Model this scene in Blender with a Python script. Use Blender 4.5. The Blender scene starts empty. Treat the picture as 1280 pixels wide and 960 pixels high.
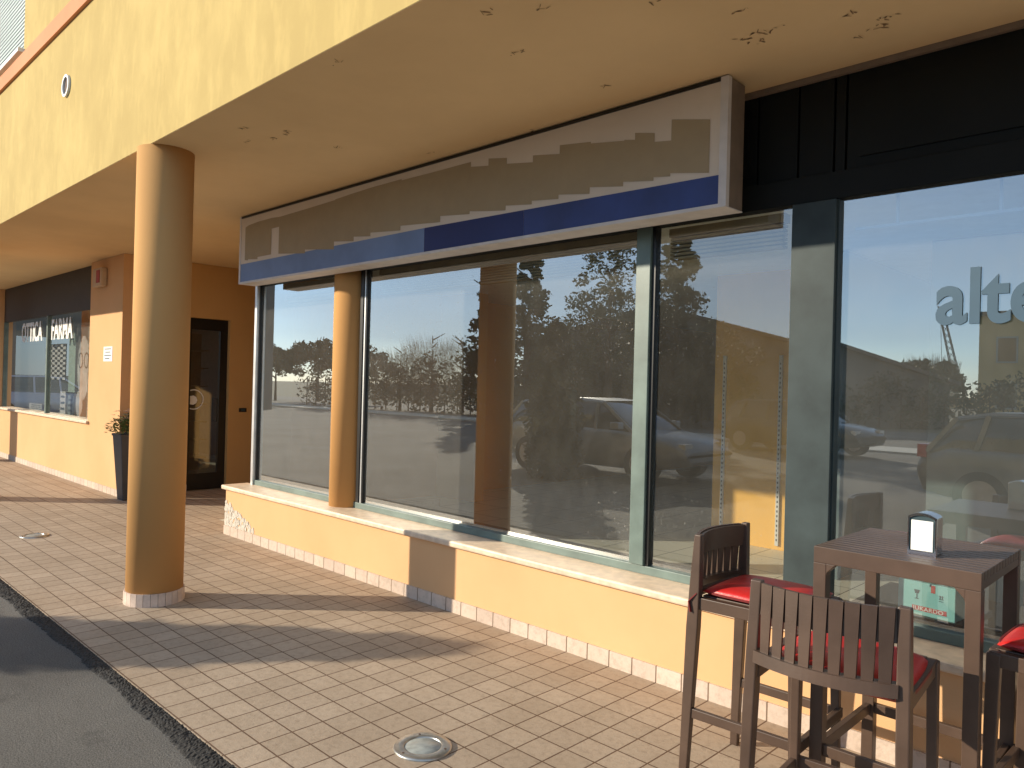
import bpy, bmesh, math, random
from mathutils import Vector, Matrix
random.seed(7)
C = bpy.context.scene.collection
R = math.radians
# ---------------------------------------------------------------- camera, sky, sun, exposure
cd = bpy.data.cameras.new("camera"); cam = bpy.data.objects.new("camera", cd); C.objects.link(cam)
cd.sensor_width = 36.0; cd.lens = 946.6/1280*36; cd.clip_start = 0.05; cd.clip_end = 2000
fwd = Vector((-0.69787, 0.71622, 0.00196)).normalized()
rt0 = Vector((0.71622, 0.69787, 0.0)).normalized()
up0 = rt0.cross(fwd); a = 0.026197
rt = rt0*math.cos(a) + up0*math.sin(a); up = -rt0*math.sin(a) + up0*math.cos(a)
cam.matrix_world = Matrix(((rt.x, up.x, -fwd.x, 0), (rt.y, up.y, -fwd.y, -3.680), (rt.z, up.z, -fwd.z, 1.659), (0, 0, 0, 1)))
sc = bpy.context.scene; sc.camera = cam
SUN_EL = R(19.5); SAZ = R(46.2)
to_sun = Vector((-math.cos(SAZ)*math.cos(SUN_EL), -math.sin(SAZ)*math.cos(SUN_EL), math.sin(SUN_EL)))
w = bpy.data.worlds.new("World"); sc.world = w; w.use_nodes = True
nt = w.node_tree; bg = nt.nodes["Background"]; sky = nt.nodes.new("ShaderNodeTexSky")
sky.sky_type = 'NISHITA'; sky.sun_disc = False; sky.sun_elevation = SUN_EL
sky.sun_rotation = math.atan2(to_sun.x, to_sun.y)
sky.air_density = 0.8; sky.dust_density = 0.1; sky.ozone_density = 3.5
# thin high cloud mixed into the sky
tcw = nt.nodes.new("ShaderNodeTexCoord"); mpw = nt.nodes.new("ShaderNodeMapping"); mpw.inputs['Scale'].default_value = (1.2, 1.2, 7.0)
nzw = nt.nodes.new("ShaderNodeTexNoise"); nzw.inputs['Scale'].default_value = 1.6; nzw.inputs['Detail'].default_value = 5
rpw = nt.nodes.new("ShaderNodeValToRGB"); rpw.color_ramp.elements[0].position = .28; rpw.color_ramp.elements[0].color = (.15, .15, .15, 1); rpw.color_ramp.elements[1].position = .62; rpw.color_ramp.elements[1].color = (.62, .62, .62, 1)
mxw = nt.nodes.new("ShaderNodeMix"); mxw.data_type = 'RGBA'; mxw.inputs[7].default_value = (4.3, 5.4, 6.6, 1)
nt.links.new(tcw.outputs['Generated'], mpw.inputs[0]); nt.links.new(mpw.outputs[0], nzw.inputs['Vector']); nt.links.new(nzw.outputs['Fac'], rpw.inputs[0])
nt.links.new(rpw.outputs[0], mxw.inputs[0]); nt.links.new(sky.outputs[0], mxw.inputs[6]); nt.links.new(mxw.outputs[2], bg.inputs[0])
bg.inputs[1].default_value = 0.14
sl = bpy.data.lights.new("sun", 'SUN'); sl.energy = 5.0; sl.angle = R(0.55); sl.color = (1.0, 0.88, 0.70)
so = bpy.data.objects.new("sun", sl); C.objects.link(so); so.rotation_euler = to_sun.to_track_quat('Z', 'Y').to_euler()
sc.view_settings.view_transform = 'Standard'; sc.view_settings.look = 'None'; sc.view_settings.gamma = 1
sc.view_settings.exposure = 0.42
try:
    sc.cycles.max_bounces = 10; sc.cycles.transparent_max_bounces = 16
    sc.cycles.sample_clamp_indirect = 6.0; sc.cycles.glossy_bounces = 5
except Exception: pass

# ---------------------------------------------------------------- materials
def srgb(r, g, b):
    f = lambda c: (c/255/12.92) if c/255 <= .04045 else ((c/255+.055)/1.055)**2.4
    return (f(r), f(g), f(b), 1)
class N:
    def __init__(s, name):
        s.m = bpy.data.materials.new(name); s.m.use_nodes = True; s.t = s.m.node_tree; s.b = s.t.nodes["Principled BSDF"]
        s.out = s.t.nodes["Material Output"]; s.tc = s.t.nodes.new("ShaderNodeTexCoord")
    def n(s, ty, **k):
        q = s.t.nodes.new(ty)
        for a_, v in k.items():
            if a_[0] == '_': q.inputs[a_[1:].replace('_', ' ')].default_value = v
            else: setattr(q, a_, v)
        return q
    def l(s, a_, b_): s.t.links.new(a_, b_)
    def noise(s, scale, detail=4, rough=.55, vec=None, stretch=None):
        q = s.n("ShaderNodeTexNoise"); q.inputs['Scale'].default_value = scale; q.inputs['Detail'].default_value = detail; q.inputs['Roughness'].default_value = rough
        v = vec or s.tc.outputs['Object']
        if stretch:
            mp = s.n("ShaderNodeMapping"); mp.inputs['Scale'].default_value = stretch; s.l(v, mp.inputs[0]); v = mp.outputs[0]
        s.l(v, q.inputs['Vector']); return q.outputs['Fac']
    def ramp(s, fac, stops):
        q = s.n("ShaderNodeValToRGB"); e = q.color_ramp.elements
        while len(e) < len(stops): e.new(.5)
        for i, (p, c) in enumerate(stops):
            e[i].position = p; e[i].color = c if len(c) == 4 else (*c, 1)
        s.l(fac, q.inputs[0]); return q.outputs[0]
    def mix(s, fac, a_, b_, mode='MIX'):
        q = s.n("ShaderNodeMix", data_type='RGBA', blend_type=mode)
        if isinstance(fac, (int, float)): q.inputs[0].default_value = fac
        else: s.l(fac, q.inputs[0])
        for i, v in ((6, a_), (7, b_)):
            if isinstance(v, tuple): q.inputs[i].default_value = v if len(v) == 4 else (*v, 1)
            else: s.l(v, q.inputs[i])
        return q.outputs[2]
    def math(s, op, a_, b_=0.0):
        q = s.n("ShaderNodeMath", operation=op)
        for i, v in ((0, a_), (1, b_)):
            if isinstance(v, (int, float)): q.inputs[i].default_value = v
            else: s.l(v, q.inputs[i])
        return q.outputs[0]
    def bump(s, h, strength=.3, dist=.01):
        q = s.n("ShaderNodeBump"); q.inputs['Strength'].default_value = strength; q.inputs['Distance'].default_value = dist
        s.l(h, q.inputs['Height']); s.l(q.outputs[0], s.b.inputs['Normal'])
    def col(s, v):
        if isinstance(v, tuple): s.b.inputs['Base Color'].default_value = v if len(v) == 4 else (*v, 1)
        else: s.l(v, s.b.inputs['Base Color'])
        return s
    def set(s, **k):
        for a_, v in k.items(): s.b.inputs[a_.replace('_', ' ')].default_value = v
        return s
def plain(name, c, rough=.5, metal=0.0, var=.12, sc_=8, bump=0, spec=.5):
    q = N(name); f = q.noise(sc_, 5)
    c = c[:3]; lo = tuple(x*(1-var) for x in c); hi = tuple(min(1, x*(1+var)) for x in c)
    q.col(q.ramp(f, [(.3, lo), (.7, hi)])); q.set(Roughness=rough, Metallic=metal, Specular_IOR_Level=spec)
    if bump: q.bump(q.noise(sc_*14, 4), bump, .004)
    return q.m
def stucco(name, base, lo, stain=(.45, .38, .25), streak=0.0, stain_amt=.35, bump=.25):
    q = N(name)
    big = q.noise(.9, 5, .6); c = q.ramp(big, [(.35, lo), (.65, base)])
    if streak:
        st = q.noise(1.9, 7, .65, stretch=(1.5, 1.5, .9))
        c = q.mix(q.math('MULTIPLY', q.ramp(st, [(.42, (0, 0, 0)), (.62, (1, 1, 1))]), streak), c, tuple(x for x in lo[:3])+(1,))
        s2 = q.noise(9, 5, .6, stretch=(1, 1, .35))
        c = q.mix(q.math('MULTIPLY', q.ramp(s2, [(.5, (0, 0, 0)), (.7, (1, 1, 1))]), streak*.6), c, tuple(min(1, x*1.12) for x in base[:3])+(1,))
    sp = q.noise(3.1, 8, .7)
    c = q.mix(q.math('MULTIPLY', q.ramp(sp, [(.62, (0, 0, 0)), (.78, (1, 1, 1))]), stain_amt), c, stain+(1,))
    q.col(c); q.set(Roughness=.92, Specular_IOR_Level=.15)
    q.bump(q.math('ADD', q.noise(160, 3), q.math('MULTIPLY', q.noise(12, 4), 1.5)), bump, .003)
    return q.m
M = {}
M['wall'] = stucco('ochre_stucco', (.71, .43, .22), (.66, .39, .195), stain_amt=.3)
M['fascia'] = stucco('pale_yellow_stucco', (.57, .43, .175), (.47, .35, .14), streak=.75, stain=(.42, .33, .19), stain_amt=.35)
M['column'] = stucco('column_paint', (.57, .315, .12), (.53, .29, .11), stain_amt=.16, bump=.15)
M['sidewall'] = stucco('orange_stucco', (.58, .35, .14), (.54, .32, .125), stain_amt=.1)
M['pink'] = stucco('terracotta_band_paint', (.72, .33, .18), (.66, .29, .16), stain_amt=.1)
# soffit with peeling dark spots
q = N('soffit_plaster'); c = q.ramp(q.noise(.7, 5, .6), [(.35, (.72, .53, .30)), (.65, (.81, .605, .345))])
vo = q.n("ShaderNodeTexVoronoi", feature='F1', _Scale=1.15); q.l(q.tc.outputs['Object'], vo.inputs['Vector'])
d = q.math('ADD', vo.outputs['Distance'], q.math('MULTIPLY', q.noise(22, 5, .7), .22))
m1 = q.ramp(d, [(.135, (1, 1, 1)), (.165, (0, 0, 0))])
m2 = q.math('MULTIPLY', m1, q.ramp(q.noise(38, 4, .7), [(.5, (0, 0, 0)), (.58, (1, 1, 1))]))
c = q.mix(.0, c, (.13, .085, .05, 1)); q.col(c); q.set(Roughness=.95, Specular_IOR_Level=.1)
q.bump(q.noise(14, 5), .25, .004); M['soffit'] = q.m
# flaky plaster patch at wall end
def brick(name, c1, c2, mortar, w_=.165, h=.165, off=0, ms=.0045, loc=(0, 0, 0), rot=(0, 0, 0), rough=.75, mottled=True):
    q = N(name); mp = q.n("ShaderNodeMapping"); mp.inputs['Location'].default_value = loc; mp.inputs['Rotation'].default_value = rot
    q.l(q.tc.outputs['Object'], mp.inputs[0])
    b = q.n("ShaderNodeTexBrick", offset=off, squash=1.0, _Scale=1.0, _Mortar_Size=ms, _Mortar_Smooth=.25, _Bias=0.0, _Brick_Width=w_, _Row_Height=h)
    q.l(mp.outputs[0], b.inputs['Vector'])
    b.inputs['Color1'].default_value = c1; b.inputs['Color2'].default_value = c2; b.inputs['Mortar'].default_value = mortar
    c = b.outputs['Color']
    if mottled:
        c = q.mix(.8, c, q.ramp(q.noise(26, 7, .7), [(.25, (.62, .60, .57)), (.5, (.93, .93, .92)), (.75, (1, 1, 1))]), 'MULTIPLY')
        c = q.mix(.6, c, q.ramp(q.noise(1.1, 6, .65), [(.3, (.72, .68, .62)), (.62, (1, 1, 1))]), 'MULTIPLY')
        c = q.mix(q.ramp(q.noise(60, 3, .8), [(.68, (0, 0, 0)), (.74, (.6, .6, .6))]), c, (.18, .13, .09, 1))
    q.col(c); q.set(Roughness=rough, Specular_IOR_Level=.35)
    hgt = q.math('ADD', q.math('MULTIPLY', b.outputs['Fac'], -1.6), q.math('MULTIPLY', q.noise(34, 7, .7), .9))
    q.bump(hgt, .55, .006); return q
M['tiles'] = brick('paving_tiles', (.48, .38, .285, 1), (.415, .325, .24, 1), (.15, .09, .055, 1), loc=(3.2027, 0, 0)).m
M['skirt'] = brick('skirting_tiles', (.68, .55, .45, 1), (.60, .48, .40, 1), (.22, .15, .10, 1), h=1.0, loc=(3.2027, .5, 0), rot=(R(90), 0, 0)).m
M['basetile'] = plain('column_base_tile', (.60, .47, .38), .7, var=.2, sc_=14, bump=.2)
M['grout'] = plain('grout', (.13, .09, .07), .9)
M['stone'] = plain('travertine_sill', (.70, .55, .40), .5, var=.16, sc_=16, bump=.15)
q = N('asphalt'); c = q.ramp(q.noise(.5, 6, .6), [(.35, (.125, .12, .113)), (.65, (.19, .183, .17))])
c = q.mix(.75, c, q.ramp(q.noise(130, 5, .75), [(.34, (.3, .3, .3)), (.5, (1, 1, 1)), (.68, (2.0, 2.0, 1.95))]), 'MULTIPLY')
c = q.mix(q.ramp(q.noise(2.3, 5, .7), [(.6, (0, 0, 0)), (.75, (.5, .5, .5))]), c, (.05, .05, .048, 1))
q.col(c); q.set(Roughness=.9, Specular_IOR_Level=.3); q.bump(q.math('ADD', q.noise(150, 5, .75), q.math('MULTIPLY', q.noise(3, 4), 2)), 1.0, .012); M['asphalt'] = q.m
M['seam'] = plain('dark_asphalt_joint', (.035, .033, .031), .95, var=.5, sc_=60, bump=.6)
M['greymetal'] = plain('grey_green_frame_paint', (.135, .185, .165), .42, var=.22, sc_=5, spec=.5)
M['darkframe'] = plain('dark_frame_panel', (.006, .0075, .007), .6, var=.2, sc_=3, spec=.2)
M['blackmetal'] = plain('black_metal', (.012, .012, .012), .35)
M['widepost'] = plain('dark_grey_green_paint', (.040, .056, .058), .5, var=.28, sc_=4, spec=.25)
M['alu'] = plain('aluminium_strip', (.72, .73, .72), .35, metal=.7)
M['blind'] = plain('tan_blind', (.34, .25, .12), .6, var=.25, sc_=4)
def glass(name, tint, refl=1.0, dirt=.02, rough=0.0, spots=.5):
    q = N(name); t = q.t; t.nodes.remove(q.b)
    tr = q.n("ShaderNodeBsdfTransparent"); tr.inputs[0].default_value = (*tint, 1)
    gl = q.n("ShaderNodeBsdfGlossy"); gl.inputs['Roughness'].default_value = rough; gl.inputs[0].default_value = (.97, 1, .99, 1)
    ge = q.n("ShaderNodeNewGeometry"); dt = q.n("ShaderNodeVectorMath", operation='DOT_PRODUCT'); q.l(ge.outputs['Incoming'], dt.inputs[0]); q.l(ge.outputs['Normal'], dt.inputs[1])
    cs = q.math('ABSOLUTE', dt.outputs['Value'])          # Schlick reflectance of one face, four faces of a double pane
    f1 = q.math('ADD', .043, q.math('MULTIPLY', .957, q.math('POWER', q.math('SUBTRACT', 1.0, cs), 5.0)))
    k = q.math('SUBTRACT', 1.0, q.math('POWER', q.math('SUBTRACT', 1.0, f1), 4.0*refl))
    mx = q.n("ShaderNodeMixShader"); q.l(k, mx.inputs[0]); q.l(tr.outputs[0], mx.inputs[1]); q.l(gl.outputs[0], mx.inputs[2])
    df = q.n("ShaderNodeBsdfDiffuse"); df.inputs[0].default_value = (.62, .60, .54, 1)
    sp = q.ramp(q.noise(48, 3, .85), [(.625, (0, 0, 0)), (.68, (1, 1, 1))])
    patch = q.ramp(q.noise(1.3, 4, .6), [(.42, (0, 0, 0)), (.66, (1, 1, 1))])
    film = q.ramp(q.noise(7.0, 7, .7, stretch=(1.2, 1, .7)), [(.3, (.55, .55, .55)), (.75, (1, 1, 1))])
    f = q.math('ADD', q.math('MULTIPLY', q.math('MULTIPLY', sp, patch), spots), q.math('MULTIPLY', film, dirt))
    m2 = q.n("ShaderNodeMixShader"); q.l(f, m2.inputs[0]); q.l(mx.outputs[0], m2.inputs[1]); q.l(df.outputs[0], m2.inputs[2])
    q.l(m2.outputs[0], q.out.inputs[0]); return q.m
M['glass'] = glass('shop_glass', (.94, .97, .95), 2.15, .075)
M['glass_clean'] = glass('clean_shop_glass', (.92, .96, .96), 2.3, .09, spots=.05)
M['glass_soft'] = glass('less_reflective_glass', (.95, .97, .95), 1.25, .055)
M['glass_plain'] = glass('plain_glass', (.93, .96, .95), 1.0, .03, spots=.05)
M['signface'] = stucco('sign_panel', (.72, .63, .53), (.65, .565, .47), stain_amt=.12, bump=.05)
M['signpatch'] = plain('faded_brown_vinyl', (.37, .29, .18), .75, var=.04)
M['signpatchB'] = plain('sign_grey_vinyl', (.42, .37, .33), .75, var=.06)
M['signframe'] = plain('sign_frame', (.62, .58, .55), .45, var=.1)
M['signside'] = plain('sign_side', (.20, .15, .11), .6, var=.15)
M['blueA'] = plain('faded_blue_vinyl', (.16, .24, .42), .6, var=.12, sc_=3)
M['blueB'] = plain('deep_blue_vinyl', (.007, .022, .13), .5, var=.1, sc_=3)
M['blueC'] = plain('worn_blue_vinyl', (.020, .045, .19), .5, var=.22, sc_=3)
q = N('brown_resin'); c = q.ramp(q.noise(5, 5), [(.3, (.062, .037, .025)), (.7, (.098, .060, .041))]); q.col(c); q.set(Roughness=.42)
q.bump(q.noise(220, 3, stretch=(1, .15, 1)), .12, .002); M['resin'] = q.m
q = N('red_cushion'); q.col(q.ramp(q.noise(7, 4), [(.3, (.42, .012, .012)), (.7, (.56, .02, .018))])); q.set(Roughness=.38, Specular_IOR_Level=.5)
wv = q.n("ShaderNodeTexChecker", _Scale=90.0); q.bump(q.math('ADD', q.noise(9, 4), q.math('MULTIPLY', q.noise(300, 2), .15)), .35, .012); M['red'] = q.m
M['redpiping'] = plain('dark_red_piping', (.16, .008, .008), .5)
M['chrome'] = plain('chrome', (.86, .86, .86), .16, metal=1.0, var=.04)
M['napkin'] = plain('white_napkin', (.86, .85, .80), .9, var=.03, sc_=30)
M['steel'] = plain('brushed_steel', (.46, .45, .41), .34, metal=.85, var=.2, sc_=20)
M['lampglass'] = plain('frosted_lamp_glass', (.30, .32, .30), .3, var=.3, sc_=30)
M['plantpot'] = plain('anthracite_planter', (.045, .052, .062), .5)
M['leaf'] = plain('leaf_green', (.13, .18, .05), .6, var=.4, sc_=12)
M['petal'] = plain('white_pink_petal', (.75, .55, .45), .7, var=.3, sc_=40)
M['teal'] = plain('teal_cardboard', (.27, .60, .56), .6, var=.04)
M['redprint'] = plain('red_print', (.50, .07, .06), .6)
M['ink'] = plain('dark_ink', (.03, .06, .07), .7)
M['whitepaint'] = plain('white_paint', (.78, .78, .76), .6, var=.04)
M['creamprint'] = plain('cream_print', (.78, .70, .62), .6, var=.04)
M['paleblueletter'] = plain('pale_blue_film', (.04, .09, .14), .6, var=.05)
M['interior_wall'] = plain('interior_grey_wall', (.62, .62, .56), .8, var=.1, sc_=1)
M['interior_teal'] = plain('interior_teal_partition', (.11, .155, .155), .7, var=.12, sc_=1)
M['interior_orange'] = plain('interior_orange_wall', (.90, .50, .10), .8, var=.08, sc_=1.5)
M['interior_brown'] = plain('interior_brown_wall', (.55, .27, .09), .8, var=.1, sc_=1.5)
M['ceiling'] = plain('interior_ceiling', (.75, .75, .70), .9, var=.05)
M['int_floor'] = brick('interior_floor_tile', (.74, .72, .60, 1), (.70, .68, .56, 1), (.10, .10, .08, 1), .60, .60, ms=.006, rough=.35, mottled=False).m
M['track'] = plain('white_metal_upright', (.70, .70, .66), .5)
M['trackhole'] = plain('upright_slot', (.06, .06, .05), .8)
M['signred'] = plain('alarm_red', (.35, .03, .03), .5)
M['alarmbeige'] = plain('alarm_box_beige', (.55, .40, .25), .6)
M['curbwhite'] = plain('pale_concrete', (.50, .48, .43), .85, var=.15, bump=.3)
M['dirt'] = plain('dry_verge', (.14, .13, .085), .95, var=.35, sc_=2, bump=.5)
M['bark'] = plain('bark', (.09, .065, .045), .9, var=.3, bump=.5)
M['needle'] = plain('conifer_foliage', (.085, .105, .062), .8, var=.45, sc_=2)
M['olive'] = plain('olive_foliage', (.16, .165, .095), .8, var=.4, sc_=2)
M['twig'] = plain('winter_twigs', (.27, .235, .175), .9, var=.35, sc_=3)
M['rust'] = plain('rusty_leaves', (.26, .13, .06), .9, var=.35, sc_=3)
M['bldgdark'] = plain('grey_shed_wall', (.17, .165, .15), .8, var=.1, sc_=.3)
M['roofdark'] = plain('dark_roof', (.09, .085, .08), .8, var=.15, sc_=.6)
M['bldgyellow'] = plain('yellow_house_wall', (.52, .40, .19), .9, var=.08, sc_=.4)
M['carsilver'] = plain('silver_car_paint', (.30, .32, .34), .3, metal=.2, var=.04)
M['cardark'] = plain('dark_car_paint', (.06, .065, .07), .2, metal=.3, var=.04)
M['cargrey'] = plain('grey_car_paint', (.15, .165, .18), .3, metal=.2, var=.04)
M['carblue'] = plain('blue_grey_car_paint', (.30, .33, .42), .3, metal=.2, var=.04)
M['carglass'] = plain('car_glass', (.02, .024, .026), .06, var=.02, spec=.8)
M['tyre'] = plain('tyre_rubber', (.018, .018, .018), .85)
M['rim'] = plain('alloy_rim', (.45, .45, .45), .3, metal=.8)
M['lampred'] = plain('tail_lamp', (.35, .02, .02), .2)
M['lampclear'] = plain('head_lamp', (.6, .6, .58), .15)
M['shutter'] = plain('grey_blue_shutter', (.25, .32, .33), .6, var=.06)
M['poster'] = None
# ---------------------------------------------------------------- mesh helpers
def newbm(): return bmesh.new()
def box(bm, x0, x1, y0, y1, z0, z1, mi=0):
    v = [bm.verts.new((x, y, z)) for x in (x0, x1) for y in (y0, y1) for z in (z0, z1)]
    for f in ((0, 1, 3, 2), (4, 6, 7, 5), (0, 4, 5, 1), (2, 3, 7, 6), (0, 2, 6, 4), (1, 5, 7, 3)):
        g = bm.faces.new([v[i] for i in f]); g.material_index = mi
    return v
def quad(bm, pts, mi=0):
    f = bm.faces.new([bm.verts.new(p) for p in pts]); f.material_index = mi; return f
def hexa(bm, bot, top, mi=0):
    n = len(bot); b = [bm.verts.new(p) for p in bot]; t = [bm.verts.new(p) for p in top]
    bm.faces.new(b[::-1]).material_index = mi; bm.faces.new(t).material_index = mi
    for i in range(n): bm.faces.new((b[i], b[(i+1) % n], t[(i+1) % n], t[i])).material_index = mi
def bar(bm, p0, p1, w0, d0, w1=None, d1=None, side=Vector((1, 0, 0))):
    """tapered rectangular bar from p0 to p1; w along side, d across"""
    p0, p1 = Vector(p0), Vector(p1); ax = (p1-p0).normalized(); s = (side-ax*side.dot(ax)).normalized(); t = ax.cross(s)
    w1 = w0 if w1 is None else w1; d1 = d0 if d1 is None else d1
    sh = [(-1, -1), (1, -1), (1, 1), (-1, 1)]
    hexa(bm, [p0+s*a_*w0/2+t*b_*d0/2 for a_, b_ in sh], [p1+s*a_*w1/2+t*b_*d1/2 for a_, b_ in sh])
def cyl(bm, c, r, z0, z1, n=48, r1=None, mi=0, cap=True):
    r1 = r if r1 is None else r1
    b = [bm.verts.new((c[0]+r*math.cos(2*math.pi*i/n), c[1]+r*math.sin(2*math.pi*i/n), z0)) for i in range(n)]
    t = [bm.verts.new((c[0]+r1*math.cos(2*math.pi*i/n), c[1]+r1*math.sin(2*math.pi*i/n), z1)) for i in range(n)]
    for i in range(n):
        f = bm.faces.new((b[i], b[(i+1) % n], t[(i+1) % n], t[i])); f.smooth = True; f.material_index = mi
    if cap: bm.faces.new(b[::-1]).material_index = mi; bm.faces.new(t).material_index = mi
def lathe(bm, prof, n=48, c=(0, 0)):
    rings = []
    for r, z in prof:
        rings.append([bm.verts.new((c[0]+r*math.cos(2*math.pi*i/n), c[1]+r*math.sin(2*math.pi*i/n), z)) for i in range(n)])
    for a_, b_ in zip(rings, rings[1:]):
        for i in range(n):
            f = bm.faces.new((a_[i], a_[(i+1) % n], b_[(i+1) % n], b_[i])); f.smooth = True
    bm.faces.new(rings[-1])
def obj(name, bm, m, parent=None, bevel=0, smooth=False):
    bmesh.ops.recalc_face_normals(bm, faces=bm.faces[:])
    me = bpy.data.meshes.new(name); bm.to_mesh(me); bm.free()
    for k in (m if isinstance(m, (list, tuple)) else [m]): me.materials.append(M[k] if isinstance(k, str) else k)
    if smooth:
        for p in me.polygons: p.use_smooth = True
    o = bpy.data.objects.new(name, me); C.objects.link(o)
    if parent: o.parent = parent; o.matrix_parent_inverse = Matrix.Translation(-Vector(parent.location)) if parent.get('abs') else Matrix.Identity(4)
    if bevel:
        md = o.modifiers.new('bevel', 'BEVEL'); md.width = bevel; md.segments = 2; md.limit_method = 'ANGLE'; md.angle_limit = R(40)
    return o
def tag(o, label, cat, group=None, kind=None):
    if kind: o['kind'] = kind
    if label: o['label'] = label
    if cat: o['category'] = cat
    if group: o['group'] = group
    return o
def thing(name, label, cat, loc=(0, 0, 0), rz=0, group=None, ab=False):
    o = bpy.data.objects.new(name, None); C.objects.link(o); o.location = loc; o.rotation_euler = (0, 0, rz); o.empty_display_size = .1
    if ab: o['abs'] = 1      # children are modelled in world coordinates
    return tag(o, label, cat, group)
def struct(name, bm, m): o = obj(name, bm, m); o['kind'] = 'structure'; return o
def bx(name, m, parent, *a_, bevel=0):
    bm = newbm(); box(bm, *a_); return obj(name, bm, m, parent, bevel)
def text(name, s, size, m, parent, loc, rot, sx=1.0, bold=0.0, depth=.0015, spacing=1.0, label=None):
    cu = bpy.data.curves.new(name, 'FONT'); cu.body = s; cu.size = size; cu.extrude = depth; cu.offset = bold; cu.space_character = spacing
    o = bpy.data.objects.new(name, cu); C.objects.link(o); bpy.context.view_layer.update()
    me = bpy.data.meshes.new_from_object(o.evaluated_get(bpy.context.evaluated_depsgraph_get()))
    bpy.data.objects.remove(o); o = bpy.data.objects.new(name, me); C.objects.link(o); me.materials.clear(); me.materials.append(M[m])
    T = Matrix.Translation(loc) @ rot.to_4x4() @ Matrix.Diagonal((sx, 1, 1, 1)); me.transform(T)
    if parent: o.parent = parent; o.matrix_parent_inverse = Matrix.Translation(-Vector(parent.location)) if parent.get('abs') else Matrix.Identity(4)
    if label: o['label'] = label
    return o
FACE_STREET = Matrix.Rotation(R(90), 3, 'X')            # text standing up, facing -y
# ================================================================ GROUND
bm = newbm(); quad(bm, [(-700, -700, -.06), (700, -700, -.06), (700, 500, -.06), (-700, 500, -.06)]); struct('ground', bm, 'dirt')
bm = newbm(); quad(bm, [(-90, -19, -.008), (60, -19, -.008), (60, -2.14, -.008), (-90, -2.14, -.008)]); struct('road', bm, 'asphalt')
bm = newbm()                                                     # tiled arcade pavement
box(bm, -60, 30, -2.155, 0.02, -.30, 0.0); box(bm, -11.05, -7.80, .02, 4.0, -.30, 0.0); struct('pavement', bm, 'tiles')
bm = newbm(); NX, NY = 1500, 12                                    # crumbly joint between asphalt and tiles
vs = []
for i in range(NX+1):
    x = -15+i*.0105
    e0 = -2.150+random.uniform(-.006, .004); wd = .105+.015*math.sin(x*1.7)+.008*math.sin(x*9.1)+random.uniform(-.004, .004)
    vs.append([bm.verts.new((x, e0-wd*j/NY, (-.003 if j == 0 else -.004+.006*math.sin(math.pi*j/NY))+random.uniform(-.003, .0035)-(.006 if j == NY else 0))) for j in range(NY+1)])
for i in range(NX):
    for j in range(NY): bm.faces.new((vs[i][j], vs[i+1][j], vs[i+1][j+1], vs[i][j+1]))
struct('road_edge_joint', bm, 'seam')
bm = newbm(); quad(bm, [(-8.6, .30, .002), (6, .30, .002), (6, 14, .002), (-8.6, 14, .002)]); struct('floor', bm, 'int_floor')
bm = newbm(); box(bm, -75, 20, -21.2, -19.0, -.05, .05); struct('far_pavement', bm, 'curbwhite')
bm = newbm(); quad(bm, [(-90, -34, -.03), (60, -34, -.03), (60, -21.2, -.03), (-90, -21.2, -.03)]); struct('far_road', bm, 'asphalt')
# ================================================================ UPPER STOREY (fascia + soffit)
ZS = 3.325; YF = -1.63
B = thing('arcade_building', 'yellow rendered upper storey overhanging the shops with stained soffit', 'building', (-5, YF, ZS))
B['abs'] = 1
bm = newbm(); box(bm, -40, 25, YF, YF+.25, ZS+.002, 4.83); box(bm, -40, 25, YF+.012, YF+.25, 4.983, 5.0705); box(bm, -9.33, 25, YF+.012, YF+.25, 5.0705, 9.5); box(bm, -40, -11.2, YF+.012, YF+.25, 5.0705, 9.5); box(bm, -11.2, -9.33, YF+.012, YF+.25, 7.0, 9.5)
obj('wall', bm, 'fascia', B)
bm = newbm(); box(bm, -40, 25, YF+.003, 14, ZS, ZS+.3); obj('soffit', bm, 'soffit', B)
SPOTS = [(-2.444, -1.376), (-2.236, -1.232), (-2.636, -0.979), (-1.864, -0.951), (-1.63, -0.635), (-1.664, -0.416), (-1.602, -0.393), (-1.736, -0.393), (-1.709, -0.326), (-1.261, -0.312), (-1.183, -0.177), (-1.248, -0.105), (-1.355, -0.062), (-4.825, -1.358), (-5.052, -1.206), (-4.846, -1.123), (-4.66, -1.118), (-6.552, 0.155), (-6.148, -0.002), (-4.673, -0.709), (-4.243, -0.213), (-2.569, -0.367), (-3.398, -0.067), (-3.425, -1.512)]
rs = random.Random(21); bm = newbm()
for sx, sy in SPOTS:
    for k in range(rs.randint(3, 7)):
        cx, cy = sx+rs.gauss(0, .03), sy+rs.gauss(0, .012); a0 = rs.uniform(0, 3.14); la, lb = rs.uniform(.004, .026), rs.uniform(.0015, .005); vv = []
        for j in range(9):
            a1 = j*.698; u_, v_ = la*math.cos(a1)*rs.uniform(.6, 1.2), lb*math.sin(a1)*rs.uniform(.6, 1.3); vv.append(bm.verts.new((cx+u_*math.cos(a0)-v_*math.sin(a0), cy+u_*math.sin(a0)+v_*math.cos(a0), ZS-.003)))
        bm.faces.new(vv)
M['peel'] = plain('peeled_brown_paint', (.24, .15, .08), .95, var=.5, sc_=40)
pe = obj('peeling_spots', bm, 'peel', B); pe['kind'] = 'stuff'
bm = newbm(); box(bm, -40, 25, YF-.03, YF+.25, 4.83, 4.983); obj('string_course', bm, 'pink', B)
bm = newbm(); box(bm, -11.2, -9.33, YF+.10, YF+.12, 5.07, 7.0)
z = 5.10
while z < 7: box(bm, -11.2, -9.33, YF+.085, YF+.1, z, z+.03); z += .045
wd = obj('window', bm, 'shutter', B); wd['label'] = 'closed grey roller shutter window'
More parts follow.
